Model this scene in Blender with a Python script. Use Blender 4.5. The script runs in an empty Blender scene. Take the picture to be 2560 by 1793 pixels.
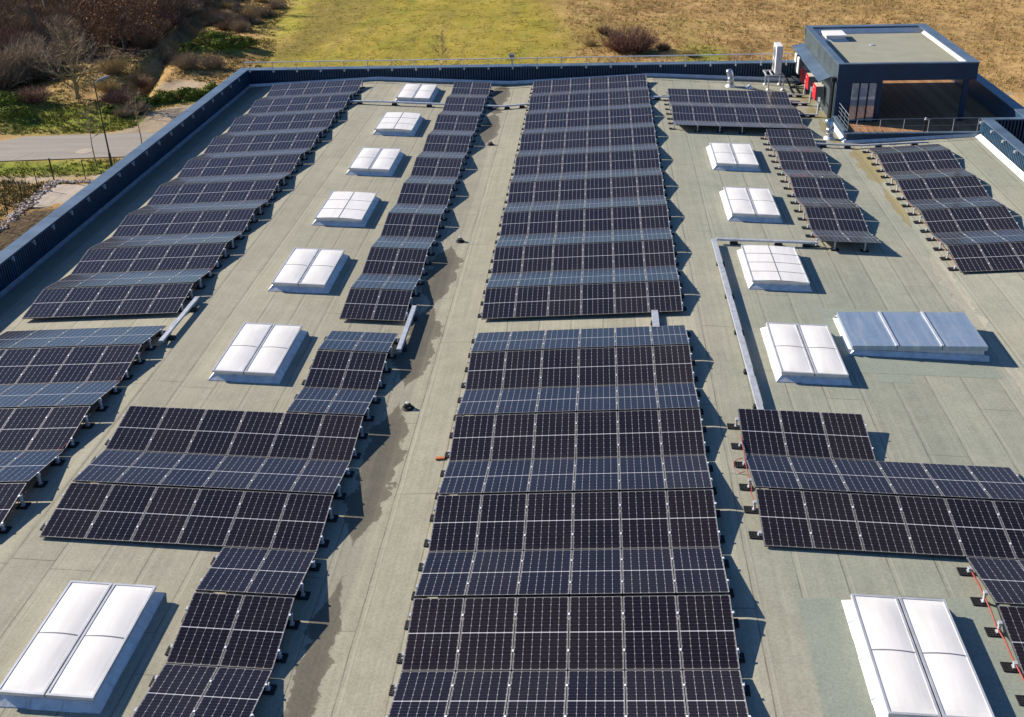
import bpy, math, random
from mathutils import Matrix, Vector, noise as mnoise
R = math.radians
SC = bpy.context.scene
COL = SC.collection

# ------------------------------------------------------------------ camera, sky, sun, exposure
CAM = (3.6582, -14.7075, 14.7404)
PITCH, YAW, ROLL, FPX = 0.4893, -0.0900, -0.0346, 2636.6
def cam_axes():
    cp, sp, cy, sy = math.cos(PITCH), math.sin(PITCH), math.cos(YAW), math.sin(YAW)
    f = Vector((sy*cp, cy*cp, -sp)); r = Vector((cy, -sy, 0)); u = r.cross(f)
    cr, sr = math.cos(ROLL), math.sin(ROLL)
    return cr*r + sr*u, -sr*r + cr*u, f
RX_, UP_, FW_ = cam_axes()
cd = bpy.data.cameras.new('camera'); cam = bpy.data.objects.new('camera', cd); COL.objects.link(cam)
cam.matrix_world = Matrix(((RX_.x, UP_.x, -FW_.x, CAM[0]), (RX_.y, UP_.y, -FW_.y, CAM[1]), (RX_.z, UP_.z, -FW_.z, CAM[2]), (0, 0, 0, 1)))
cd.sensor_width = 36; cd.lens = FPX/2560*36; cd.clip_end = 6000; cd.clip_start = .1
SC.camera = cam
def project(p):
    d = Vector(p) - Vector(CAM); z = d.dot(FW_)
    return 1280 + FPX*d.dot(RX_)/z, 896.5 - FPX*d.dot(UP_)/z

SUN_EL, SUN_AZ = 28.0, math.atan2(-.919, .395)          # azimuth measured from +Y towards +X
w = bpy.data.worlds.new('World'); SC.world = w; w.use_nodes = True
nt = w.node_tree; sky = nt.nodes.new('ShaderNodeTexSky'); sky.sky_type = 'NISHITA'; sky.sun_disc = False
sky.sun_elevation = R(SUN_EL); sky.sun_rotation = SUN_AZ; sky.air_density = 1.0; sky.dust_density = .6; sky.ozone_density = 10
nt.links.new(sky.outputs[0], nt.nodes['Background'].inputs[0]); nt.nodes['Background'].inputs[1].default_value = .075
sd = bpy.data.lights.new('sun', 'SUN'); sd.energy = 5.0; sd.angle = R(.53); sd.color = (1, .905, .77)
so = bpy.data.objects.new('sun', sd); COL.objects.link(so)
sv = Vector((math.cos(R(SUN_EL))*math.sin(SUN_AZ), math.cos(R(SUN_EL))*math.cos(SUN_AZ), math.sin(R(SUN_EL))))
so.rotation_euler = sv.to_track_quat('Z', 'Y').to_euler(); so.location = (-40, 20, 40)
SC.view_settings.view_transform = 'Standard'; SC.view_settings.look = 'None'
SC.view_settings.exposure = .76; SC.view_settings.gamma = 1

# ------------------------------------------------------------------ helpers
class MB:
    """collects faces into ONE mesh object"""
    def __init__(s): s.v = []; s.f = []; s.m = []; s.uv = []
    def face(s, pts, m=0, uv=None):
        n = len(s.v); s.v += [tuple(p) for p in pts]; s.f.append(tuple(range(n, n+len(pts)))); s.m.append(m)
        s.uv.append(uv or [(0, 0)]*len(pts))
    def hexa(s, p, m=0):      # p: 4 bottom then 4 top, counter-clockwise seen from above
        n = len(s.v); s.v += [tuple(q) for q in p]
        for a in ((3, 2, 1, 0), (4, 5, 6, 7), (0, 1, 5, 4), (1, 2, 6, 5), (2, 3, 7, 6), (3, 0, 4, 7)):
            s.f.append(tuple(n+i for i in a)); s.m.append(m); s.uv.append([(0, 0)]*4)
        return s
    def box(s, x0, x1, y0, y1, z0, z1, m=0):
        return s.hexa([(x0, y0, z0), (x1, y0, z0), (x1, y1, z0), (x0, y1, z0), (x0, y0, z1), (x1, y0, z1), (x1, y1, z1), (x0, y1, z1)], m)
    def obox(s, a, b, wd, h, m=0, up=Vector((0, 0, 1))):     # bar from a to b, width wd, height h (a,b at the bar's axis)
        a = Vector(a); b = Vector(b); d = (b-a).normalized()
        if abs(d.dot(up)) > .98: up = Vector((1, 0, 0))
        sd_ = d.cross(up).normalized()*wd/2; uu = sd_.cross(d).normalized()*h/2
        return s.hexa([a-sd_-uu, a+sd_-uu, b+sd_-uu, b-sd_-uu, a-sd_+uu, a+sd_+uu, b+sd_+uu, b-sd_+uu], m)
    def tube(s, pts, rad, n=8, m=0, caps=True):
        pts = [Vector(p) for p in pts]
        if not isinstance(rad, (list, tuple)): rad = [rad]*len(pts)
        base = len(s.v); ref = Vector((.13, .21, 1)).normalized()
        for i, p in enumerate(pts):
            d = (pts[min(i+1, len(pts)-1)] - pts[max(i-1, 0)]).normalized()
            r_ = ref if abs(d.dot(ref)) < .95 else Vector((1, .1, 0)).normalized()
            a = d.cross(r_).normalized(); b = d.cross(a)
            for k in range(n):
                t = 2*math.pi*k/n; s.v.append(tuple(p + (a*math.cos(t) + b*math.sin(t))*rad[i]))
        for i in range(len(pts)-1):
            for k in range(n):
                k2 = (k+1) % n; s.f.append((base+i*n+k, base+(i+1)*n+k, base+(i+1)*n+k2, base+i*n+k2)); s.m.append(m); s.uv.append([(0, 0)]*4)
        if caps:
            s.f.append(tuple(base+k for k in range(n))); s.m.append(m); s.uv.append([(0, 0)]*n)
            e = base+(len(pts)-1)*n; s.f.append(tuple(e+n-1-k for k in range(n))); s.m.append(m); s.uv.append([(0, 0)]*n)
        return s
    def lathe(s, c, prof, n=16, m=0):   # prof: (radius, z)
        base = len(s.v)
        for r_, z in prof:
            for k in range(n):
                t = 2*math.pi*k/n; s.v.append((c[0]+r_*math.cos(t), c[1]+r_*math.sin(t), c[2]+z))
        for i in range(len(prof)-1):
            for k in range(n):
                k2 = (k+1) % n; s.f.append((base+i*n+k, base+i*n+k2, base+(i+1)*n+k2, base+(i+1)*n+k)); s.m.append(m); s.uv.append([(0, 0)]*4)
        return s
    def mesh(s, name, mats, smooth=False):
        me = bpy.data.meshes.new(name); me.from_pydata(s.v, [], s.f)
        for q in (mats if isinstance(mats, (list, tuple)) else [mats]): me.materials.append(q)
        me.polygons.foreach_set('material_index', s.m)
        if any(u != (0, 0) for l in s.uv for u in l):
            ul = me.uv_layers.new(name='UVMap'); ul.data.foreach_set('uv', [c for l in s.uv for u in l for c in u])
        if smooth: me.polygons.foreach_set('use_smooth', [True]*len(s.f))
        me.update(); return me
    def build(s, name, mats, parent=None, smooth=False):
        return link(name, s.mesh(name, mats, smooth), parent)

def link(name, me, parent=None):
    o = bpy.data.objects.new(name, me); COL.objects.link(o)
    if parent is not None: o.parent = parent
    return o
def tag(o, label=None, cat=None, group=None, kind=None):
    for k, v in (('label', label), ('category', cat), ('group', group), ('kind', kind)):
        if v: o[k] = v
    return o
def thing(name, label, cat, loc=(0, 0, 0), rz=0, group=None):
    o = bpy.data.objects.new(name, None); COL.objects.link(o); o.location = loc; o.rotation_euler = (0, 0, rz)
    o.empty_display_size = .2
    return tag(o, label, cat, group)
def dup(root, label, loc=None, mat=None, rz=None, scale=None):
    r = root.copy(); COL.objects.link(r); r['label'] = label
    if mat is not None: r.matrix_world = mat
    if loc is not None: r.location = loc
    if rz is not None: r.rotation_euler = (0, 0, rz)
    if scale is not None: r.scale = scale
    for ch in list(root.children):
        c = ch.copy(); COL.objects.link(c); c.parent = r
        for g in ch.children:
            d = g.copy(); COL.objects.link(d); d.parent = c
    return r
ORD = ['zeroth', 'first', 'second', 'third', 'fourth', 'fifth', 'sixth', 'seventh', 'eighth', 'ninth', 'tenth', 'eleventh', 'twelfth',
       'thirteenth', 'fourteenth', 'fifteenth', 'sixteenth', 'seventeenth', 'eighteenth', 'nineteenth', 'twentieth']

# ------------------------------------------------------------------ materials
def newmat(name):
    m = bpy.data.materials.new(name); m.use_nodes = True
    return m, m.node_tree, m.node_tree.nodes['Principled BSDF']
class NG:
    """small node-graph writer"""
    def __init__(s, t): s.t = t
    def n(s, kind, **kw):
        q = s.t.nodes.new(kind)
        for k, v in kw.items(): setattr(q, k, v)
        return q
    def put(s, sock, v):
        if isinstance(v, (int, float)): sock.default_value = v
        elif isinstance(v, tuple): sock.default_value = v
        else: s.t.links.new(v, sock)
    def m(s, op, a, b=0.0, c=None, clamp=False):
        q = s.n('ShaderNodeMath', operation=op, use_clamp=clamp); s.put(q.inputs[0], a); s.put(q.inputs[1], b)
        if c is not None: s.put(q.inputs[2], c)
        return q.outputs[0]
    def mix(s, f, a, b, mode='MIX'):
        q = s.n('ShaderNodeMix', data_type='RGBA', blend_type=mode); s.put(q.inputs[0], f)
        s.put(q.inputs[6], a if not isinstance(a, tuple) else (*a, 1)[:4]); s.put(q.inputs[7], b if not isinstance(b, tuple) else (*b, 1)[:4])
        return q.outputs[2]
    def noise(s, vec, scale, detail=3, rough=.55, dist=0):
        q = s.n('ShaderNodeTexNoise'); q.inputs['Scale'].default_value = scale; q.inputs['Detail'].default_value = detail
        q.inputs['Roughness'].default_value = rough; q.inputs['Distortion'].default_value = dist
        if vec is not None: s.t.links.new(vec, q.inputs['Vector'])
        return q.outputs[0]
    def ramp(s, f, *stops):
        q = s.n('ShaderNodeValToRGB'); e = q.color_ramp.elements
        while len(e) < len(stops): e.new(.5)
        for i, (p, c) in enumerate(stops): e[i].position = p; e[i].color = (*c, 1)[:4] if isinstance(c, tuple) else (c, c, c, 1)
        s.put(q.inputs[0], f); return q.outputs[0]
    def sep(s, v):
        q = s.n('ShaderNodeSeparateXYZ'); s.put(q.inputs[0], v); return q.outputs
    def obj(s): return s.n('ShaderNodeTexCoord').outputs['Object']
    def world(s): return s.n('ShaderNodeNewGeometry').outputs['Position']
    def bump(s, h, strength, dist=.02):
        q = s.n('ShaderNodeBump'); q.inputs['Strength'].default_value = strength; q.inputs['Distance'].default_value = dist
        s.put(q.inputs['Height'], h); return q.outputs[0]
def mat(name, col, rough=.6, metal=0., nscale=6., namt=.18, bump=0., bscale=40, spec=.5, col2=None):
    m, t, b = newmat(name); g = NG(t)
    f = g.noise(g.world(), nscale, 5)
    c2 = col2 or tuple(max(0, c*(1-namt*1.6)) for c in col); c1 = tuple(min(1, c*(1+namt)) for c in col)
    t.links.new(g.ramp(f, (.3, c2), (.7, c1)), b.inputs['Base Color'])
    b.inputs['Roughness'].default_value = rough; b.inputs['Metallic'].default_value = metal; b.inputs['Specular IOR Level'].default_value = spec
    if bump: t.links.new(g.bump(g.noise(g.world(), bscale, 4), bump, .01), b.inputs['Normal'])
    return m

M = {}
M['navy'] = mat('navy_cladding', (.020, .064, .122), .45, 0, 1.5, .15)
M['navy_dark'] = mat('dark_navy_render', (.010, .038, .078), .6, 0, 1.2, .15, .1, 30)
M['coping'] = mat('slate_blue_coping', (.105, .150, .205), .42, .15, .9, .2)
M['alu'] = mat('aluminium', (.66, .66, .66), .42, .45, 3, .1)
M['galv'] = mat('galvanised_steel', (.52, .54, .57), .48, .35, 5, .15)
M['dullflash'] = mat('dull_grey_upstand', (.30, .33, .37), .6, .2, 3, .2)
M['side'] = mat('grey_green_cladding', (.13, .165, .175), .45, .1, 1.2, .2)
M['flash'] = mat('wrinkled_aluminium_flashing', (.70, .70, .69), .5, .18, 5, .12, .5, 9)
M['duct'] = mat('spiral_duct_metal', (.52, .54, .57), .3, .85, 4, .1)
M['white'] = mat('white_painted_metal', (.72, .71, .69), .4, 0, 2, .05)
M['cream'] = mat('cream_plastic', (.62, .58, .47), .5, 0, 2, .06)
M['grey'] = mat('grey_plastic', (.16, .17, .19), .5, 0, 3, .1)
M['red'] = mat('red_plastic', (.62, .006, .018), .4, 0, 2, .08)
M['redcable'] = mat('red_cable_sheath', (.30, .045, .035), .5, 0, 3, .12)
M['black'] = mat('black_rubber', (.012, .012, .013), .7, 0, 30, .3)
M['blacksteel'] = mat('black_steel', (.012, .014, .018), .45, .2, 3, .15)
M['dark'] = mat('dark_interior', (.01, .011, .013), .7)
M['orange'] = mat('orange_fired_clay', (.55, .17, .05), .8, 0, 12, .2)
M['wood'] = None
M['concrete'] = mat('pale_concrete', (.40, .33, .26), .9, 0, 1.2, .14, .3, 20)
M['stone'] = None
M['postgreen'] = mat('green_painted_post', (.018, .03, .022), .5)
M['lamp'] = mat('lamp_housing', (.30, .34, .36), .35, .5)

def opal():
    m, t, b = newmat('opal_polycarbonate'); g = NG(t)
    mp = g.n('ShaderNodeMapping'); mp.inputs['Scale'].default_value = (5, .7, 1); t.links.new(g.world(), mp.inputs['Vector'])
    f = g.m('ADD', g.m('MULTIPLY', g.noise(mp.outputs[0], 1.2, 5, .6), .6), g.m('MULTIPLY', g.noise(g.world(), .8, 3), .4))
    t.links.new(g.ramp(f, (.3, (.69, .665, .625)), (.62, (.815, .79, .755))), b.inputs['Base Color'])
    b.inputs['Roughness'].default_value = .5; b.inputs['Specular IOR Level'].default_value = .3
    return m
M['opal'] = opal()

def deck_wood():
    m, t, b = newmat('brown_deck_boards'); g = NG(t); p = g.sep(g.world())
    u = g.m('DIVIDE', p[0], .14); i = g.m('FLOOR', u); wn = g.n('ShaderNodeTexWhiteNoise', noise_dimensions='1D'); t.links.new(i, wn.inputs['W'])
    gap = g.m('LESS_THAN', g.m('ABSOLUTE', g.m('SUBTRACT', g.m('FRACT', u), .5)), .46)
    mp = g.n('ShaderNodeMapping'); mp.inputs['Scale'].default_value = (9, .8, 1); t.links.new(g.world(), mp.inputs['Vector'])
    f = g.m('ADD', g.m('MULTIPLY', wn.outputs[0], .5), g.m('MULTIPLY', g.noise(mp.outputs[0], 2, 4), .5))
    c = g.ramp(f, (.2, (.30, .15, .07)), (.8, (.43, .25, .135)))
    t.links.new(g.mix(gap, (.02, .012, .008), c), b.inputs['Base Color']); b.inputs['Roughness'].default_value = .8; b.inputs['Specular IOR Level'].default_value = .12
    return m
M['wood'] = deck_wood()

def panel_glass():
    m, t, b = newmat('solar_cell_glass'); g = NG(t)
    uv = g.sep(g.n('ShaderNodeUVMap').outputs[0])
    U = g.m('SUBTRACT', uv[0], .52); V = g.m('SUBTRACT', uv[1], .8775); aV = g.m('ABSOLUTE', V); aU = g.m('ABSOLUTE', U)
    def near(x, pitch): # distance in metres to the nearest multiple of pitch
        q = g.m('DIVIDE', x, pitch); return g.m('MULTIPLY', g.m('ABSOLUTE', g.m('SUBTRACT', q, g.m('ROUND', q))), pitch)
    du = near(g.m('ADD', U, 1.0), .1667) if False else near(U, .1667)
    w_ = g.m('SUBTRACT', aV, .011); dv = near(w_, .0843); dv2 = near(w_, .1686)
    colline = g.m('LESS_THAN', du, .0026)
    rowline = g.m('LESS_THAN', dv, .0013)
    centre = g.m('LESS_THAN', aV, .0095)
    dia = g.m('LESS_THAN', g.m('ADD', du, dv2), .016)
    edge = g.m('MAXIMUM', g.m('GREATER_THAN', aU, .5105), g.m('GREATER_THAN', aV, .8680))
    bus = g.m('LESS_THAN', near(g.m('ADD', U, .00926), .01852), .0007)
    oi = g.n('ShaderNodeObjectInfo').outputs['Random']
    cellid = g.n('ShaderNodeTexWhiteNoise', noise_dimensions='3D')
    cmb = g.n('ShaderNodeCombineXYZ'); g.put(cmb.inputs[0], g.m('FLOOR', g.m('DIVIDE', U, .1667))); g.put(cmb.inputs[1], g.m('FLOOR', g.m('DIVIDE', V, .0843))); g.put(cmb.inputs[2], oi)
    t.links.new(cmb.outputs[0], cellid.inputs['Vector'])
    cell = g.mix(g.m('MULTIPLY', cellid.outputs[0], .6), (.0065, .0045, .0085), (.0095, .0068, .0135))
    cell = g.mix(g.m('MULTIPLY', g.m('POWER', oi, 2.), .9), cell, (.0155, .0110, .0125))
    cell = g.mix(g.m('MULTIPLY', bus, .5), cell, (.07, .07, .08))
    c = g.mix(g.m('MULTIPLY', rowline, .6), cell, (.16, .155, .17))
    c = g.mix(g.m('MAXIMUM', colline, dia), c, (.36, .345, .35))
    c = g.mix(g.m('MAXIMUM', centre, edge), c, (.52, .52, .54))
    dirt = g.m('MULTIPLY', g.ramp(g.noise(g.world(), 1.1, 5, .6), (.45, 0.), (.8, 1.)), .03)
    c = g.mix(dirt, c, (.22, .20, .17))
    vo = g.n('ShaderNodeTexVoronoi'); vo.inputs['Scale'].default_value = 1.1; t.links.new(g.world(), vo.inputs['Vector'])
    vc = g.sep(vo.outputs['Color']); drop = g.m('MULTIPLY', g.m('LESS_THAN', vo.outputs['Distance'], g.m('MULTIPLY', vc[1], .028)), g.m('GREATER_THAN', vc[0], .72))
    c = g.mix(g.m('MULTIPLY', drop, .8), c, (.55, .54, .50))
    low = g.m('DIVIDE', g.m('SUBTRACT', .09, uv[1]), .09, None, True); c = g.mix(g.m('MULTIPLY', low, .05), c, (.30, .26, .2))
    t.links.new(c, b.inputs['Base Color'])
    b.inputs['Roughness'].default_value = .16; b.inputs['IOR'].default_value = 1.34
    b.inputs['Sheen Weight'].default_value = .26; b.inputs['Sheen Roughness'].default_value = .26; b.inputs['Sheen Tint'].default_value = (.9, .88, .85, 1)
    return m
M['glass'] = panel_glass()
M['frame'] = mat('anodised_frame', (.46, .445, .415), .5, .3, 3, .06)
M['clampm'] = mat('bright_clamp', (.85, .85, .84), .5, .2, 3, .05)
M['frameshade'] = mat('frame_side_painted_shade', (.035, .035, .036), .6)  # shade of the gaps between panels, painted onto the aluminium frame sides
M['back'] = mat('white_backsheet', (.6, .6, .6), .6)

def window_glass():
    m, t, b = newmat('window_glass'); g = NG(t)
    b.inputs['Base Color'].default_value = (.30, .32, .32, 1); b.inputs['Roughness'].default_value = .07; b.inputs['Metallic'].default_value = .5
    t.links.new(g.ramp(g.noise(g.world(), 1.5, 3), (.3, (.46, .50, .52)), (.7, (.58, .60, .60))), b.inputs['Base Color'])
    return m
M['pane'] = window_glass()

def roof_felt():
    m, t, b = newmat('mineral_roof_felt'); g = NG(t); P = g.world(); p = g.sep(P)
    wob = g.m('MULTIPLY', g.m('SUBTRACT', g.noise(P, .7, 3), .5), .05)
    u = g.m('ADD', p[0], wob); u = g.m('ADD', u, .13); i = g.m('FLOOR', u); fr = g.m('FRACT', u)
    wn = g.n('ShaderNodeTexWhiteNoise', noise_dimensions='1D'); t.links.new(i, wn.inputs['W']); rnd = wn.outputs[0]
    d = g.m('SUBTRACT', .5, g.m('ABSOLUTE', g.m('SUBTRACT', fr, .5)))             # metres to the nearest seam
    brk = g.ramp(g.noise(P, 1.3, 4), (.38, .5), (.6, 1.))
    seam = g.m('MULTIPLY', g.m('LESS_THAN', d, .014), brk)
    lap = g.m('LESS_THAN', g.m('ABSOLUTE', g.m('SUBTRACT', fr, .10)), .03)
    mpx = g.n('ShaderNodeMapping'); mpx.inputs['Scale'].default_value = (6, .12, 1); t.links.new(P, mpx.inputs['Vector'])
    streak = g.noise(mpx.outputs[0], 1.6, 4, .6)
    yy = g.m('DIVIDE', g.m('ADD', p[1], g.m('MULTIPLY', rnd, 37.)), 8.)
    dy = g.m('MULTIPLY', g.m('ABSOLUTE', g.m('SUBTRACT', g.m('FRACT', yy), .5)), 8.)
    cross = g.m('MULTIPLY', g.m('LESS_THAN', g.m('ADD', dy, g.m('MULTIPLY', wob, .6)), .014), .8)
    mott = g.noise(P, .22, 5, .6); mid = g.noise(P, 1.6, 6, .65); grain = g.noise(P, 55, 3, .7); grain2 = g.noise(P, 17, 4, .7)
    side = g.ramp(p[0], (0., 0.), (1., 1.)) ; side = g.m('MULTIPLY_ADD', p[0], .35, -1.9, True)
    c = g.mix(side, (.296, .285, .214), (.268, .281, .220))
    c = g.mix(g.m('MULTIPLY', g.ramp(mott, (.35, 0.), (.68, 1.)), .45), c, (.385, .348, .270))
    v = g.m('ADD', g.m('MULTIPLY', grain, .55), g.m('MULTIPLY', grain2, .80))
    v = g.m('ADD', v, g.m('MULTIPLY', mid, .45)); v = g.m('ADD', v, g.m('MULTIPLY', rnd, .17)); v = g.m('ADD', v, g.m('MULTIPLY', streak, .46))
    v = g.m('ADD', -.19, v)
    cm = g.n('ShaderNodeCombineColor'); [g.put(cm.inputs[k], v) for k in range(3)]
    c = g.mix(1., c, cm.outputs[0], 'MULTIPLY')
    c = g.mix(g.m('MULTIPLY', lap, .3), c, (.42, .395, .32))
    c = g.mix(g.m('MULTIPLY', g.m('MAXIMUM', seam, cross), .55), c, (.055, .05, .038))
    seam2 = g.m('MULTIPLY', g.m('LESS_THAN', g.m('ABSOLUTE', g.m('SUBTRACT', fr, .135)), .009), g.m('MULTIPLY', brk, .3)); c = g.mix(seam2, c, (.09, .08, .06))
    spots = g.m('MULTIPLY', g.ramp(g.noise(P, 3.2, 6, .7), (.66, 0.), (.74, 1.)), .35)
    c = g.mix(spots, c, (.12, .11, .08))
    # silt left by standing water along the two valleys: width along y, ragged soft rim with a silt ring
    en = g.m('ADD', g.m('MULTIPLY', g.m('SUBTRACT', g.noise(P, 1.3, 5, .6), .5), 1.0), g.m('MULTIPLY', g.m('SUBTRACT', g.noise(P, 6, 4, .7), .5), .18))
    def valley(xc, spans, col_in, col_in2, gain):
        nonlocal c
        stops = []
        for y0, y1, wd_ in spans:
            y0, y1 = (y0+6)/56, (y1+6)/56; e = .012
            stops += [(max(0, y0-e), 0.), (y0+e, wd_), (y1-e, wd_), (min(1, y1+e), 0.)]
        wd = g.ramp(g.m('DIVIDE', g.m('ADD', p[1], 6.), 56.), *stops)
        e = g.m('SUBTRACT', g.m('ADD', wd, g.m('MULTIPLY', en, g.m('MINIMUM', g.m('MULTIPLY', wd, 3.), 1.))), g.m('ABSOLUTE', g.m('SUBTRACT', p[0], xc)))
        msk = g.m('DIVIDE', e, .04, None, True); rim = g.m('MULTIPLY', g.m('SUBTRACT', 1., g.m('DIVIDE', g.m('ABSOLUTE', g.m('SUBTRACT', e, .02)), .03), None, True), .35)
        deep = g.m('DIVIDE', e, .5, None, True)
        st = g.mix(g.m('ADD', g.m('MULTIPLY', deep, .5), g.m('MULTIPLY', mid, .6)), col_in, col_in2)
        st = g.mix(1., st, cm.outputs[0], 'MULTIPLY')
        c = g.mix(g.m('MULTIPLY', msk, gain), c, st); c = g.mix(rim, c, (.10, .09, .065))
    valley(-1.78, [(-5.5, 2.2, .30), (4.6, 9.6, .46), (11.8, 16.0, .52), (17.2, 21.2, .54), (35.5, 39.8, .45), (40.1, 41.4, .4), (42.1, 46.2, .45)], (.165, .148, .108), (.100, .093, .073), .94)
    valley(15.55, [(24.4, 27.9, .2), (29.3, 33.8, .4)], (.31, .255, .12), (.21, .17, .075), .85)
    valley(15.5, [(9.5, 14.6, .22), (14.9, 20.8, .3)], (.42, .39, .31), (.33, .30, .23), .7)
    valley(14.8, [(34.6, 38.2, .28), (38.6, 40.8, .5), (41.9, 44.8, .45)], (.30, .25, .12), (.20, .165, .08), .8)
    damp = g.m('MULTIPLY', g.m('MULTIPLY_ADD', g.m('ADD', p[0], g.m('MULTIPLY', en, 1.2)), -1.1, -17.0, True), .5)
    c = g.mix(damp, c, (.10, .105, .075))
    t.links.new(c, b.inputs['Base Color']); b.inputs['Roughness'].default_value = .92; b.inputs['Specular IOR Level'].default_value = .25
    h = g.m('ADD', g.m('MULTIPLY', grain, .35), g.m('MULTIPLY', mid, .8)); h = g.m('SUBTRACT', h, g.m('MULTIPLY', seam, .5))
    t.links.new(g.bump(h, .5, .012), b.inputs['Normal'])
    return m
M['felt'] = roof_felt()
M['feltpav'] = mat('pavilion_roof_felt', (.30, .295, .225), .92, 0, 1.1, .06, .4, 60, .25)
def stain(name, c1, c2, rough):
    m, t, b = newmat(name); g = NG(t); P = g.world()
    c = g.ramp(g.noise(P, 1.4, 6, .65), (.3, c1), (.7, c2)); gr = g.noise(P, 55, 3, .7)
    cm = g.n('ShaderNodeCombineColor'); v = g.m('ADD', g.m('MULTIPLY_ADD', gr, .55, .32), g.m('MULTIPLY', g.noise(P, 17, 4, .7), .8)); [g.put(cm.inputs[k], v) for k in range(3)]
    t.links.new(g.mix(1., c, cm.outputs[0], 'MULTIPLY'), b.inputs['Base Color'])
    b.inputs['Roughness'].default_value = rough; b.inputs['Specular IOR Level'].default_value = .3
    return m
M['feltnew'] = stain('newer_green_grey_felt', (.245, .272, .222), (.285, .308, .248), .92)
M['wet'] = stain('damp_silt_stain', (.15, .135, .105), (.21, .175, .12), .65)
M['moss'] = stain('ochre_silt_stain', (.19, .155, .065), (.28, .235, .115), .8)
M['pale'] = stain('pale_dust_stain', (.36, .335, .26), (.46, .42, .33), .9)

# ------------------------------------------------------------------ ROOF and building
RXP = [(-17.05, -.045), (-9.2, .31), (-1.5, -.054), (6.7, .30), (15.6, -.13), (21.4, .165)]
def roof(x):
    if x <= RXP[0][0]: return RXP[0][1]
    for (a, za), (b, zb) in zip(RXP, RXP[1:]):
        if x <= b: return za + (zb-za)*(x-a)/(b-a)
    return RXP[-1][1]
def slope(x):
    for (a, za), (b, zb) in zip(RXP, RXP[1:]):
        if x <= b: return (zb-za)/(b-a)
    return 0
YF = -26.0           # front edge of the building, behind the camera
G0 = -6.5            # ground level
building = thing('flat_roofed_building', 'large flat roofed building with navy parapet walls and grey felt roof', 'building', (0, 0, G0))
def bpart(mb, name, m, parent=building, smooth=False):
    o = mb.build(name, m, parent, smooth)
    if parent is building: o.location = (0, 0, -G0)
    return o
mb = MB()
for (a, za), (b, zb) in zip(RXP, RXP[1:]):
    parts = [(a, za, b, zb, 47.0)]
    if b == 15.6: zt = za+(zb-za)*(15.3-a)/(b-a); parts = [(a, za, 15.3, zt, 47.0), (15.3, zt, b, zb, 34.95)]
    if a == 15.6: parts = [(a, za, b, zb, 34.95)]
    for p, zp, q, zq, yt in parts:
        ys = [YF + (34.95-YF)*i/30 for i in range(31)] + ([38., 41., 44., 47.] if yt > 40 else [])
        for y0, y1 in zip(ys, ys[1:]): mb.face([(p, y0, zp), (q, y0, zq), (q, y1, zq), (p, y1, zp)])
roof_o = bpart(mb, 'roof', M['felt'])
TOP = .95
def ribbed(mb, a, b, z0, z1, nrm, pitch=.15, d=.007):
    """trapezoid cladding from a to b (xy), ribs standing out along nrm"""
    a = Vector((*a, 0)); b = Vector((*b, 0)); L = (b-a).length; t = (b-a)/L; nn = Vector((*nrm, 0))
    n = max(1, int(L/pitch)); pts = []
    for i in range(n):
        s = i*L/n; p = L/n
        pts += [(s, 0), (s+p*.42, 0), (s+p*.52, d), (s+p*.9, d)]
    pts.append((L, 0))
    P2 = [a+t*s+nn*o for s, o in pts]
    for p, q in zip(P2, P2[1:]): mb.face([(p.x, p.y, z0), (q.x, q.y, z0), (q.x, q.y, z1), (p.x, p.y, z1)])
def wall(x0, x1, y0, y1, z0, z1, name='parapet_wall', mt='navy', ribs=None, dd=.007):
    m = MB(); m.box(x0, x1, y0, y1, z0, z1)
    if ribs: ribbed(m, ribs[0], ribs[1], ribs[3], ribs[4], ribs[2], .19 if dd > .01 else .15, dd)
    return bpart(m, name, M[mt])
def coping(parent, x0, x1, y0, y1, z):
    m = MB(); m.box(x0, x1, y0, y1, z-.05, z)
    ln = 'y' if (y1-y0) > (x1-x0) else 'x'
    L = (y1-y0) if ln == 'y' else (x1-x0); k = int(L/3)
    for i in range(1, k):
        s = i*L/k
        if ln == 'y': m.box(x0-.004, x1+.004, y0+s-.02, y0+s+.02, z, z+.004)
        else: m.box(x0+s-.02, x0+s+.02, y0-.004, y1+.004, z, z+.004)
    return m.build('coping', M['coping'], parent)
zc = TOP-.05
# west parapet
wl = wall(-17.56, -17.05, YF, 47.0, G0, zc, ribs=((-17.05, YF), (-17.05, 47.0), (1, 0), -.2, zc)); coping(wl, -17.6, -17.02, YF-.5, 46.98, TOP)
for y in [16.98+1.565*i for i in range(-12, 19)]:
    m = MB(); m.box(-17.05, -16.99, y-.05, y+.05, .80, .86); m.box(-17.0, -16.93, y-.02, y+.02, .72, .90); m.build('bracket', M['galv'], wl)
wb = wall(-17.56, 15.2, 47.0, 47.56, G0, zc, ribs=((15.2, 47.0), (-17.05, 47.0), (0, -1), -.2, zc)); coping(wb, -17.6, 15.22, 46.97, 47.6, TOP)
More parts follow.
